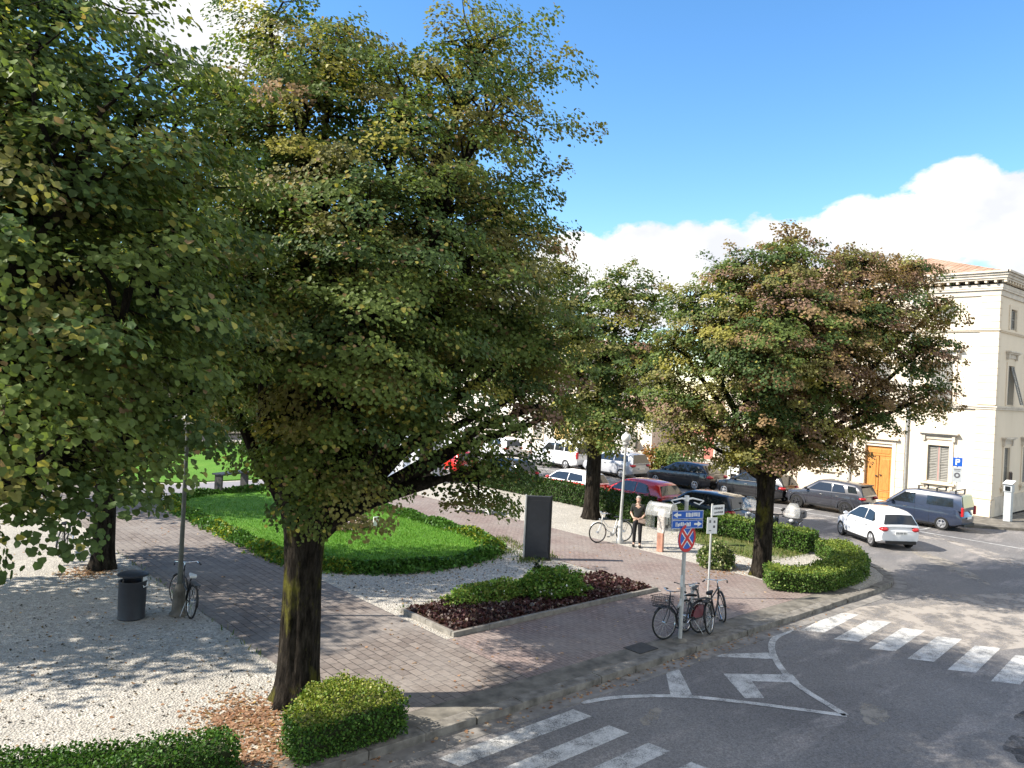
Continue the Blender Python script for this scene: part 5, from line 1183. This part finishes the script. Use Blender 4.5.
# ------------------------------------------------------------------ people
def skin_body(name, verts, edges, rad, m, parent, sub=2):
    me = bpy.data.meshes.new(name); me.from_pydata(verts, edges, []); o = bpy.data.objects.new(name, me); COL.objects.link(o)
    sk = o.modifiers.new('skin','SKIN'); sk.use_smooth_shade = True
    for i, r in enumerate(rad):
        d = me.skin_vertices[0].data[i]; d.radius = r if isinstance(r, tuple) else (r,r); d.use_root = (i == 0)
    ss = o.modifiers.new('sub','SUBSURF'); ss.levels = ss.render_levels = sub
    bpy.context.view_layer.update(); dg = bpy.context.evaluated_depsgraph_get()
    m2 = bpy.data.meshes.new_from_object(o.evaluated_get(dg)); m2.name = name
    for p in m2.polygons: p.use_smooth = True
    o.modifiers.clear(); o.data = m2; m2.materials.clear(); m2.materials.append(M[m])
    o.parent = parent; return o
def person(label, loc, ang, shirt, trousers, hair, walk=0, bag=None, group=None):
    r = thing('person', label, 'person', loc, ang, group)      # faces local -y
    V = []; E = []; RD = []
    def add(p, rad, par=None):
        V.append(p); RD.append(rad)
        if par is not None: E.append((par, len(V)-1))
        return len(V)-1
    hipz, w = .92, walk
    pel = add((0,0,.95),(.135,.10)); sp = add((0,.01,1.13),(.125,.09),pel); ch = add((0,0,1.34),(.145,.10),sp); nk = add((0,.0,1.475),.052,ch); jw = add((0,-.03,1.56),(.062,.07),nk); hd = add((0,-.02,1.645),(.075,.088),jw); add((0,-.005,1.70),(.06,.07),hd)
    add((0,-.115,1.60),.014,jw)
    J = {}
    for s in (-1,1):
        hp = add((s*.085,0,.88),.085,pel); kn = add((s*.095,-.03-.14*w*s,.49),.056,hp); an = add((s*.10,.02-.10*w*s+.2*w*(s<0),.10),.038,kn); add((s*.115,-.12-.10*w*s+.2*w*(s<0),.04),.034,an)
        sh = add((s*.175,0,1.405),.058,ch); el = add((s*.235,.03,1.13),.042,sh); wr = add((s*.15,-.16,1.02),.027,el); pm_ = add((s*.105,-.205,1.0),(.024,.034),wr)
        for f in range(4):
            a = add((s*(.075-.004*f),-.232,1.02-.018*f),.0095,pm_); b = add((s*(.045-.002*f),-.245+.003*f,1.005-.018*f),.0085,a); add((s*(.022+.002*f),-.235,.995-.018*f),.0075,b)
        th = add((s*.10,-.225,1.035),.010,pm_); add((s*.075,-.250,1.045),.0085,th); J[s] = (hp,kn,an,sh,el,wr)
    skin_body('body', V, E, RD, 'skin', r, 1)
    g = lambda k: Vector(V[k])
    tv = [V[pel],V[sp],V[ch],(0,0,1.43)]; te = [(0,1),(1,2),(2,3)]; tr = [(.155,.122),(.146,.112),(.163,.12),.075]
    for s in (-1,1):
        i = len(tv); tv += [V[J[s][3]], tuple(g(J[s][3]).lerp(g(J[s][4]),.55)), tuple(g(J[s][3]).lerp(g(J[s][4]),.85))]; te += [(2,i),(i,i+1),(i+1,i+2)]; tr += [.074,.062,.06]
    skin_body('shirt', tv, te, tr, shirt, r)
    tv = [(0,0,1.0),(0,0,.93)]; te = [(0,1)]; tr = [(.15,.118),(.152,.122)]
    for s in (-1,1):
        hp, kn, an = J[s][:3]; i = len(tv); tv += [V[hp], V[kn], tuple(g(an)+Vector((0,0,.02)))]; te += [(1,i),(i,i+1),(i+1,i+2)]; tr += [.102,.07,.056]
    skin_body('trousers', tv, te, tr, trousers, r)
    for s in (-1,1):
        a = g(J[s][2]); MB().ball((a.x+s*.008,a.y-.07,.045),(.05,.135,.05),14,9).build('shoe', 'black', r)
        MB().ball((s*.026,-.094,1.635),(.010,.008,.007),8,6).build('eye', 'black', r); MB().ball((s*.076,-.012,1.615),(.012,.022,.032),8,6).build('ear', 'skin', r)
    MB().add(*cap((0,-.008,1.655), (.083,.096,.082))).build('hair', hair, r)
    MB().obox((0,-.098,1.565),(1,0,0),.022,.006,.004).build('mouth', 'p_maroon', r)
    if bag: MB().add([(.02,-.14,.86),(.30,-.10,.80),(.27,-.19,1.02),(.04,-.22,1.0),(.04,-.28,.88),(.28,-.22,.82)], [(0,1,2,3),(3,2,5,4),(0,4,5,1),(0,3,4),(1,5,2)]).build('folded_jacket', bag, r, bevel=.025)
    return r
def cap(c, rr, seg=18, rings=9):
    vs = []; 
    for i in range(rings+1):
        t = PI*.60*i/rings
        for k in range(seg):
            a = 2*PI*k/seg; back = .5+.5*math.sin(a); tt = t*(.62+.55*back)
            vs.append((c[0]+rr[0]*math.sin(tt)*math.cos(a), c[1]+rr[1]*math.sin(tt)*math.sin(a), c[2]+rr[2]*math.cos(tt)))
    return vs, [(i*seg+k,(i+1)*seg+k,(i+1)*seg+(k+1)%seg,i*seg+(k+1)%seg) for i in range(rings) for k in range(seg)], True
person('grey haired man in a dark shirt and black trousers standing by the globe lamp post', (20.53,16.56,0), R(-55), 'cloth_dark', 'cloth_black', 'hair', .15, 'cloth_tan')
person('dark haired person in a white shirt walking in the road beside the white minibus', (34.7,37.2,-.12), R(-140), 'cloth_white', 'cloth_blue', 'hair_dark', .9)

# ------------------------------------------------------------------ hedges and shrubs
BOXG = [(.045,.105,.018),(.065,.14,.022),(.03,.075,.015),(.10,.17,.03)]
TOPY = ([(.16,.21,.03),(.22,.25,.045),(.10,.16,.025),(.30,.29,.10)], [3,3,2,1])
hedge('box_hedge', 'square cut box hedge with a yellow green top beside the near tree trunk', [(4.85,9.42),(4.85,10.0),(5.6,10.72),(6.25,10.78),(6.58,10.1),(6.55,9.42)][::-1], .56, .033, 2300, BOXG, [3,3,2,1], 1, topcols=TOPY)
hedge('box_hedge', 'long dark box hedge in the lower left corner of the gravel', [(4.12,9.65),(4.12,10.2),(3.1,10.65),(1.3,11.35),(-1.5,12.1),(-1.5,10.9),(1.2,10.3),(3.0,9.85)], .46, .036, 1700, BOXG, [3,2,3,.5], 2)
ctr = [(19.75,11.25),(20.5,10.45),(21.6,10.35),(22.9,10.45),(24.0,10.9),(24.9,11.6),(25.35,12.25)]
def ribbon(c, w):
    P = [Vector(p) for p in cr(c, 3)]; A = []; B = []
    for i in range(len(P)):
        d = (P[min(i+1,len(P)-1)]-P[max(i-1,0)]).normalized(); nn = Vector((-d.y,d.x))*w/2; A.append(tuple(P[i]+nn)); B.append(tuple(P[i]-nn))
    return A + B[::-1]
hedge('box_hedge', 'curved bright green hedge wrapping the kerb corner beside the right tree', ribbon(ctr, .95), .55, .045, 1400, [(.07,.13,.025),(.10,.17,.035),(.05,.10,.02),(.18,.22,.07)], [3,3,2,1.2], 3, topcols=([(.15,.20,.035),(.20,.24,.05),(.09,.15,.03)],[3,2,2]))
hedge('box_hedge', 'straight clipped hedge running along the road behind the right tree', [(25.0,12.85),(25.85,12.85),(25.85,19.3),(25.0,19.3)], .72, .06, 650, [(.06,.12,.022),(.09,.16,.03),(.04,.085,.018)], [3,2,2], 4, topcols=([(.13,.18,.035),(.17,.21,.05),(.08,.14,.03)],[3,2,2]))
hedge('box_hedge', 'dark straight hedge in front of the red cars behind the middle tree', [(25.0,19.9),(25.85,19.9),(25.85,31.5),(25.0,31.5)], .85, .075, 380, [(.035,.07,.018),(.05,.09,.02),(.025,.05,.015)], [3,2,2], 5)
hedge('box_hedge', 'short dark hedge block in front of the red hatchback, right of the middle trunk', [(23.9,18.6),(24.75,18.6),(24.75,21.0),(23.9,21.0)], .8, .07, 450, [(.04,.075,.02),(.055,.095,.025),(.025,.05,.015)], [3,2,2], 6)
plant('round_shrub', 'small round variegated shrub behind the white name plate post', (20.55,13.45,0), (.62,.55), .78, 2600, .07, [(.10,.15,.04),(.20,.22,.09),(.06,.10,.03),(.34,.34,.20)], [3,3,2,1.5], 7)
per = rrect(9.75,16.7,17.7,32.8,3.05,10)
def lawn_border():
    P = per + [per[0]]; w = .36
    rng = np.random.default_rng(9); A = [Vector(p) for p in P]; pts = []; tang = []
    for a, b in zip(A, A[1:]):
        m = max(1, int((b-a).length*(1500 if a.y < 22.5 else 800)))
        t = rng.random(m); off = rng.normal(size=m)*.20
        d = (b-a).normalized() if (b-a).length > 0 else Vector((1,0)); pts.append(np.column_stack([a.x+(b.x-a.x)*t-d.y*off, a.y+(b.y-a.y)*t+d.x*off, np.abs(rng.normal(size=m))*0+rng.uniform(.0,1,m)**.6*(.25*np.exp(-(off/.30)**2))]))
    q = np.concatenate(pts); n = len(q); q[:,2] *= 1+.25*np.sin(q[:,0]*2.3+q[:,1]*3.1)
    root = thing('lawn_border', 'low leafy green border growing round the edge of the near lawn', 'border plants', (13.6,25.2,0))
    yel = (np.sin(q[:,0]*.9+q[:,1]*.55+1.2) > .35) & ((q[:,0] < 10.4) | (q[:,0] > 15.5))
    C = pick(rng,n,[(.06,.14,.024),(.09,.19,.035),(.045,.10,.022)],[3,3,2])*rng.uniform(.65,1.35,(n,1)); Y = pick(rng,n,[(.20,.25,.03),(.28,.30,.04),(.12,.19,.03)],[3,2,2])*rng.uniform(.7,1.2,(n,1))
    yel |= (q[:,0] < 10.7) & (q[:,1] < 27) & (np.sin(q[:,1]*2.1) > -.4)
    C = np.where((yel & (rng.random(n) < .45))[:,None], Y, C)
    leaf_mesh('foliage', q-np.array((13.6,25.2,0)), rng.normal(size=(n,3))+np.array((0,0,.5)), rng.normal(size=(n,3))*.6+np.array((0,0,.9)), .085*rng.uniform(.6,1.3,n), C, 'hedge_leaf', root)
    sb = MB(); 
    for i in range(0, len(A)-1):
        a, b = A[i], A[i+1]; k = max(1, int((b-a).length/.5))
        for j in range(k):
            p = a+(b-a)*(j+.5)/k; sb.tube([(p.x-13.6,p.y-25.2,0),(p.x-13.6+.03,p.y-25.2,.28)], [.012,.006], 4)
    sb.build('stems', 'bark_dark', root)
lawn_border()
plant('flower_bed', 'round bed of dry brown plants on the near lawn', (13.55,24.0,.05), (1.15,1.15), .32, 2600, .075, [(.16,.12,.08),(.10,.08,.05),(.07,.10,.03),(.28,.24,.2)], [3,2,2,1], 12, 'flower bed', None, (60,(.6,.5,.5),.06))
tag(MB().box(14.3,14.5,23.2,23.24,.03,.42).build('plant_label', 'white', bevel=.01), 'small white upright marker beside the round bed on the lawn', 'marker')
for k, (x, y, r, h, lab, cols) in enumerate([(40.6,29.2,1.25,2.4,'tall pale green oleander bush growing in front of the red house',[(.10,.15,.05),(.16,.20,.08),(.07,.11,.04)]),(41.0,32.2,1.0,1.7,'orange leaved shrub beside the white ramp wall',[(.34,.15,.05),(.40,.22,.07),(.22,.10,.04),(.15,.16,.05)]),(41.0,31.0,.8,1.9,'yellow green bush growing between the orange shrub and the oleander',[(.18,.19,.05),(.13,.16,.05)])]):
    plant('garden_bush', lab, (x,y,0), r, h, 1500, .13, cols, [2]*len(cols), 20+k, 'bush')
for k, (x, y, lab) in enumerate([(11.5,47,'rounded dark bush at the far left end of the back lawn'),(15.0,50,'rounded dark bush in the middle of the back lawn'),(20.5,47,'rounded dark bush at the right end of the back lawn')]):
    plant('garden_bush', lab, (x,y,0), 1.5, 1.6, 1400, .16, [(.04,.08,.02),(.06,.11,.03)], [2,2], 40+k, 'bush')
# ------------------------------------------------------------------ trees
def mixcol(fn):
    def f(p, rng):
        n = len(p); w = fn(p, rng); w = np.clip(w, .001, None); w /= w.sum(1, keepdims=True); cs = np.cumsum(w, 1); r = rng.random(n)
        i = (r[:,None] > cs).sum(1).clip(0, w.shape[1]-1); return np.array([DEEP,GREEN,OLIVE,YEL*.75,BROWN,RUST])[i]
    return f
def colA(p, rng):       # browner towards the right and the top
    r = np.clip((p[:,0]*.75-p[:,1]*.66+1.0)/5.5, 0, 1); t = np.clip((p[:,2]-6.5)/4.5, 0, 1)
    return np.column_stack([1.2-.5*r, 2.4-.9*r-.5*t, .7+.7*r+.9*t, .05+.22*t, .03+.7*r, .01+.2*r])
def colE(p, rng): n = len(p); return np.column_stack([np.full(n,1.5),np.full(n,2.6),np.full(n,.28),np.full(n,.05),np.full(n,.006),np.full(n,.001)])
def colC(p, rng): n = len(p); return np.column_stack([np.full(n,1.4),np.full(n,1.8),np.full(n,1.0),np.full(n,.12),np.full(n,.3),np.full(n,.05)])
def colD(p, rng):       # green and yellow on the left, brown and rust on the right
    r = np.clip(((p[:,0]-20.8)*.75-(p[:,1]-12.05)*.66+3.0)/6.0, 0, 1)
    return np.column_stack([1.0+0*r, 2.0*(1-r)**1.3+.3, 1.3*(1-r)+.8, .55*(1-r), .35+1.3*r, .08+1.2*r**1.3])
tree('linden_tree', 'big near linden with a mossy trunk rising between gravel and box hedge', (5.80,11.50), .315, 2.75,
 [((6.57,11.00,7.14),2.7,2.5),((5.57,11.88,9.12),1.75),((7.81,9.78,9.57),1.3,1.6),((7.18,11.26,9.57),1.6,1.5),((7.86,10.14,10.74),.9,.8),((8.33,9.99,8.14),1.0,1.2),((8.50,9.83,6.21),.95,1.1),((4.71,12.91,9.54),.9,.8),((8.51,9.70,5.03),.8,.7),((4.27,12.76,7.45),1.55,1.5),((4.21,12.55,5.67),1.4,1.0),((5.46,10.78,4.30),1.0,.55),((7.09,10.01,5.11),1.25,.85),((5.40,9.63,5.95),1.55,1.4),((4.31,10.86,6.31),1.2,1.1),((8.12,9.91,3.68),.62,.40),((6.34,13.73,7.81),2.0,2.0),((8.68,11.81,7.59),2.0,2.0),((6.08,11.97,10.62),.9,.7),((5.38,10.31,3.63),.72,.36),((5.73,9.87,3.82),.55,.30),((8.85,9.53,6.06),.85,.95),((8.96,9.44,4.97),.7,.7),((5.30,12.65,11.16),.75,.6),((8.83,9.28,4.72),.5,.5),((8.23,9.55,3.96),.55,.5),((7.7,15.7,6.3),2.1,2.0),((6.2,15.2,7.3),2.0,1.9),((8.6,14.2,6.2),1.7,1.7)],
 mixcol(colA), 900, 340, .060, 1.05, 21, inner=.12)
tree('linden_tree', 'nearest linden filling the upper left with large hanging leaves', (-.6,9.6), .30, 3.0,
 [((1.31,8.17,7.49),1.55,1.5),((1.38,7.31,5.81),1.35,1.25),((1.02,6.96,4.84),1.05,.85),((1.82,7.59,5.07),.95,.8),((2.08,8.29,7.13),1.25,1.25),((2.31,8.09,5.95),1.0,1.0),((0.54,8.85,6.26),1.8,1.9),((0.33,9.30,4.67),1.3,1.0),((1.50,8.54,8.59),1.1,.9),((1.13,6.73,4.49),.50,.33),((1.89,7.13,4.50),.5,.32),((1.06,6.66,4.35),.45,.28),((1.48,6.96,4.50),.5,.32),((1.37,7.05,6.61),1.0,1.0),((1.77,6.97,5.59),.8,.8),((2.68,7.77,5.04),.55,.5),((-0.83,11.38,7.34),2.2,2.2),((-0.11,12.08,9.17),1.7,1.4)],
 mixcol(colE), 660, 220, .061, .84, 31, inner=.16, brown=.008)
tree('linden_tree', 'dark trunked linden standing on the gravel left of the paved path', (5.40,21.90), .265, 3.1,
 [((5.22,22.04,6.19),2.7,2.4),((4.27,22.88,8.21),2.2,2.0),((6.62,21.48,7.09),2.2,2.0),((3.72,22.70,4.55),1.7,1.2),((6.86,20.60,4.21),1.8,1.0),((5.04,20.34,3.71),1.5,.9),((5.49,23.14,8.96),1.8,1.5),((2.40,24.53,6.00),2.2,2.0),((8.32,19.98,4.53),1.2,.9)],
 mixcol(colE), 420, 90, .115, 1.25, 41, 'bark_dark')
tree('linden_tree', 'tall linden with a dark trunk between the red car and the small red car', (23.30,21.20), .31, 3.3,
 [((23.26,20.83,6.45),2.5,2.3),((24.00,20.57,8.94),1.7,1.5),((22.41,22.37,8.03),1.8,1.7),((25.00,19.96,6.97),1.15,1.6),((22.44,20.21,4.06),1.7,1.0),((21.95,21.97,4.75),1.4,1.1),((25.47,20.21,9.08),.9,.9),((22.47,22.85,9.93),1.1,.9),((21.03,24.12,6.71),1.9,1.8),((24.39,19.83,4.51),.9,.7)],
 mixcol(colC), 470, 100, .105, 1.15, 51, 'bark_dark')
tree('linden_tree', 'autumn linden turning from green to rusty brown above the curved hedge', (20.80,12.05), .265, 3.0,
 [((21.20,11.71,6.86),2.45,2.2),((19.37,12.93,7.18),1.55,1.4),((18.54,13.26,4.95),1.1,.8),((21.30,11.89,9.11),1.25,1.0),((19.90,12.86,8.85),1.0,.8),((23.14,10.27,8.03),1.6,1.25),((24.42,9.15,6.92),.95,.75),((23.46,9.99,5.36),1.15,.75),((19.92,11.51,4.78),1.35,.85),((22.84,10.80,9.38),.75,.45),((24.19,9.88,9.19),.75,.40),((18.33,13.84,6.67),.7,.7),((22.10,10.66,4.41),.9,.55),((18.83,11.27,6.55),1.2,1.2),((23.83,11.80,7.20),1.7,1.6),((18.20,13.29,3.93),.55,.40),((21.46,12.02,10.05),.55,.40),((25.14,9.05,8.19),.6,.45),((19.82,11.73,4.05),1.15,.45),((21.37,11.03,3.95),1.0,.42),((19.11,12.76,4.26),.9,.5),((22.78,10.32,9.34),.9,.5),((24.42,9.55,9.35),.8,.42),((17.95,13.91,5.48),.75,.6),((18.93,13.71,8.05),.8,.7),((24.58,9.01,5.58),.8,.5),((22.14,10.35,3.85),.6,.40),((21.23,10.89,3.76),.5,.34),((19.58,11.41,3.80),.8,.30),((19.30,12.19,3.79),.6,.32),((20.19,11.00,3.77),.5,.28)],
 mixcol(colD), 900, 180, .074, .98, 61, inner=.12)
tree('linden_tree', 'linden beyond the lawn whose trunk shows under the hanging branches', (23.3,33.0), .36, 3.4,
 [((28.01,31.30,7.18),3.0,2.8),((26.95,33.56,8.23),2.4,2.2),((29.62,29.88,7.83),2.2,2.2),((25.91,35.81,7.04),2.2,2.2)],
 mixcol(colC), 260, 45, .20, 1.6, 71, 'bark_dark')
tree('linden_tree', 'linden far along the left gravel, behind the dark trunked one', (5.4,33.0), .38, 3.4,
 [((5.74,33.58,6.46),2.8,2.6),((4.07,35.05,5.60),2.4,2.2),((7.59,32.62,5.83),2.4,2.0),((5.73,32.92,3.85),2.4,1.1),((5.65,33.65,8.72),1.8,1.6)],
 mixcol(colE), 230, 45, .19, 1.6, 81, 'bark_dark')
tree('linden_tree', 'linden at the back left corner of the square', (9.0,58.0), .36, 3.4,
 [((9,58,6.5),3.2,2.8),((7,58,6),2.4,2.2),((11.5,58,6.2),2.5,2.2),((9,57,9),1.9,1.6)], mixcol(colC), 150, 40, .26, 2.0, 91, 'bark_dark')
tree('linden_tree', 'linden shading the left gravel from just beyond the picture edge', (-2.6,21.6), .36, 3.2,
 [((-2.4,21.4,6.8),3.1,2.7),((-4,22.5,6.2),2.5,2.2),((-1,20.2,6.3),2.2,2.0),((-2.4,21.4,9.0),1.9,1.6),((-1.2,22.8,6.0),2.2,1.8)], mixcol(colE), 260, 55, .17, 1.35, 101, 'bark_dark')

# ------------------------------------------------------------------ camera, light, sky
CLOUD_BANK_AND_FILL = [((0.7146, 0.682, 0.1554), 0.085), ((0.7598, 0.6296, 0.1624), 0.1), ((0.8112, 0.5607, 0.1661), 0.1), ((0.8592, 0.4807, 0.1756), 0.105), ((0.8927, 0.4116, 0.1833), 0.105), ((0.9162, 0.3495, 0.1963), 0.1), ((0.9249, 0.3076, 0.2235), 0.095), ((0.9403, 0.2773, 0.1973), 0.085), ((0.9542, 0.2432, 0.1743), 0.08), ((0.7664, 0.632, 0.115), 0.1), ((0.8373, 0.5325, 0.124), 0.1), ((0.3018, 0.8711, 0.3873), 0.1), ((0.2895, 0.8928, 0.3452), 0.07), ((0.2296, 0.8917, 0.3901), 0.07), ((0.6212, 0.7764, 0.1063), 0.14), ((0.4313, 0.8975, 0.0917), 0.2), ((-0.5, -0.56, 0.66), 1.0), ((0.3, -0.35, 0.88), 0.75), ((0.62, -0.55, 0.55), 0.6), ((-0.2, -0.9, 0.3), 0.7)]  # the wide last ones are unseen, added behind and overhead as neutral fill light
cam = bpy.data.cameras.new('camera'); co = bpy.data.objects.new('camera', cam); COL.objects.link(co)
cam.sensor_width = 36; cam.lens = 769/1024*36; cam.clip_end = 2000; cam.clip_start = .05
co.location = (0,0,5.3)
co.rotation_euler = (Matrix.Rotation(R(-41.35),3,'Z') @ Matrix.Rotation(R(90),3,'X') @ Matrix.Rotation(R(2.8),3,'Z')).to_euler()
scene.camera = co
EL = 40; AZ = (-.836,.549)
to_sun = Vector((AZ[0]*math.cos(R(EL)), AZ[1]*math.cos(R(EL)), math.sin(R(EL))))
sl = bpy.data.lights.new('sun', 'SUN'); sl.energy = 5.0; sl.angle = R(.53); sl.color = (1,.93,.82)
so = bpy.data.objects.new('sun', sl); COL.objects.link(so); so.rotation_euler = (-to_sun).to_track_quat('-Z','Y').to_euler()
w = bpy.data.worlds.new('World'); scene.world = w; w.use_nodes = True
t = w.node_tree; t.nodes.clear()
def N(typ, **kw):
    x = t.nodes.new(typ)
    for k, v in kw.items(): setattr(x, k, v)
    return x
sky = N('ShaderNodeTexSky', sky_type='NISHITA', sun_disc=False); sky.sun_elevation = R(EL); sky.sun_rotation = math.atan2(AZ[0], AZ[1]); sky.air_density = 1.0; sky.dust_density = .1; sky.ozone_density = 2.2
hs = N('ShaderNodeHueSaturation'); hs.inputs['Saturation'].default_value = 1.24; hs.inputs['Value'].default_value = 1.25; t.links.new(sky.outputs[0], hs.inputs['Color'])
tc = N('ShaderNodeTexCoord'); nrm = N('ShaderNodeVectorMath', operation='NORMALIZE'); t.links.new(tc.outputs['Generated'], nrm.inputs[0])
mp = N('ShaderNodeMapping'); mp.inputs['Scale'].default_value = (1,1,1.7); t.links.new(nrm.outputs[0], mp.inputs[0])
n1 = N('ShaderNodeTexNoise'); n1.inputs['Scale'].default_value = 7; n1.inputs['Detail'].default_value = 9; n1.inputs['Roughness'].default_value = .58; t.links.new(mp.outputs[0], n1.inputs['Vector'])
n2 = N('ShaderNodeTexNoise'); n2.inputs['Scale'].default_value = 6.5; n2.inputs['Detail'].default_value = 5; t.links.new(mp.outputs[0], n2.inputs['Vector'])
acc = None
def mth(op, a, b, clamp=False):
    x = N('ShaderNodeMath', operation=op, use_clamp=clamp)
    for i, v in enumerate((a,b)):
        if hasattr(v, 'is_linked'): t.links.new(v, x.inputs[i])
        else: x.inputs[i].default_value = v
    return x.outputs[0]
for d, r in CLOUD_BANK_AND_FILL:
    ds = N('ShaderNodeVectorMath', operation='DISTANCE'); mv = N('ShaderNodeVectorMath', operation='MULTIPLY'); mv.inputs[1].default_value = (1,1,1.5); t.links.new(nrm.outputs[0], mv.inputs[0])
    t.links.new(mv.outputs[0], ds.inputs[0]); ds.inputs[1].default_value = (d[0],d[1],d[2]*1.5)
    v = mth('SUBTRACT', 1, mth('DIVIDE', ds.outputs['Value'], r), True)
    acc = v if acc is None else mth('MAXIMUM', acc, v)
f = mth('ADD', mth('MULTIPLY', acc, 1.1), mth('MULTIPLY', mth('MULTIPLY', mth('SUBTRACT', n1.outputs['Fac'], .5), 2.1), mth('MULTIPLY', acc, 3.0, True)))
f = mth('MULTIPLY', mth('SUBTRACT', f, .26), 8.0, True)
cr_ = N('ShaderNodeValToRGB'); e = cr_.color_ramp.elements; e[0].position = .40; e[0].color = (4.1,4.2,4.5,1); e[1].position = .58; e[1].color = (5.5,5.45,5.35,1); t.links.new(n2.outputs['Fac'], cr_.inputs[0])
mx = N('ShaderNodeMix', data_type='RGBA'); t.links.new(f, mx.inputs[0]); t.links.new(hs.outputs[0], mx.inputs[6]); t.links.new(cr_.outputs[0], mx.inputs[7])
bg = N('ShaderNodeBackground'); bg.inputs['Strength'].default_value = .108; t.links.new(mx.outputs[2], bg.inputs[0])
wo = N('ShaderNodeOutputWorld'); t.links.new(bg.outputs[0], wo.inputs[0])
vs = scene.view_settings; vs.view_transform = 'Standard'; vs.look = 'None'; vs.exposure = 1.08; vs.gamma = 1; vs.use_curve_mapping = False
scene.cycles.use_adaptive_sampling = True; scene.cycles.use_denoising = True; scene.cycles.max_bounces = 7; scene.cycles.transparent_max_bounces = 12; scene.cycles.caustics_reflective = False; scene.cycles.caustics_refractive = False
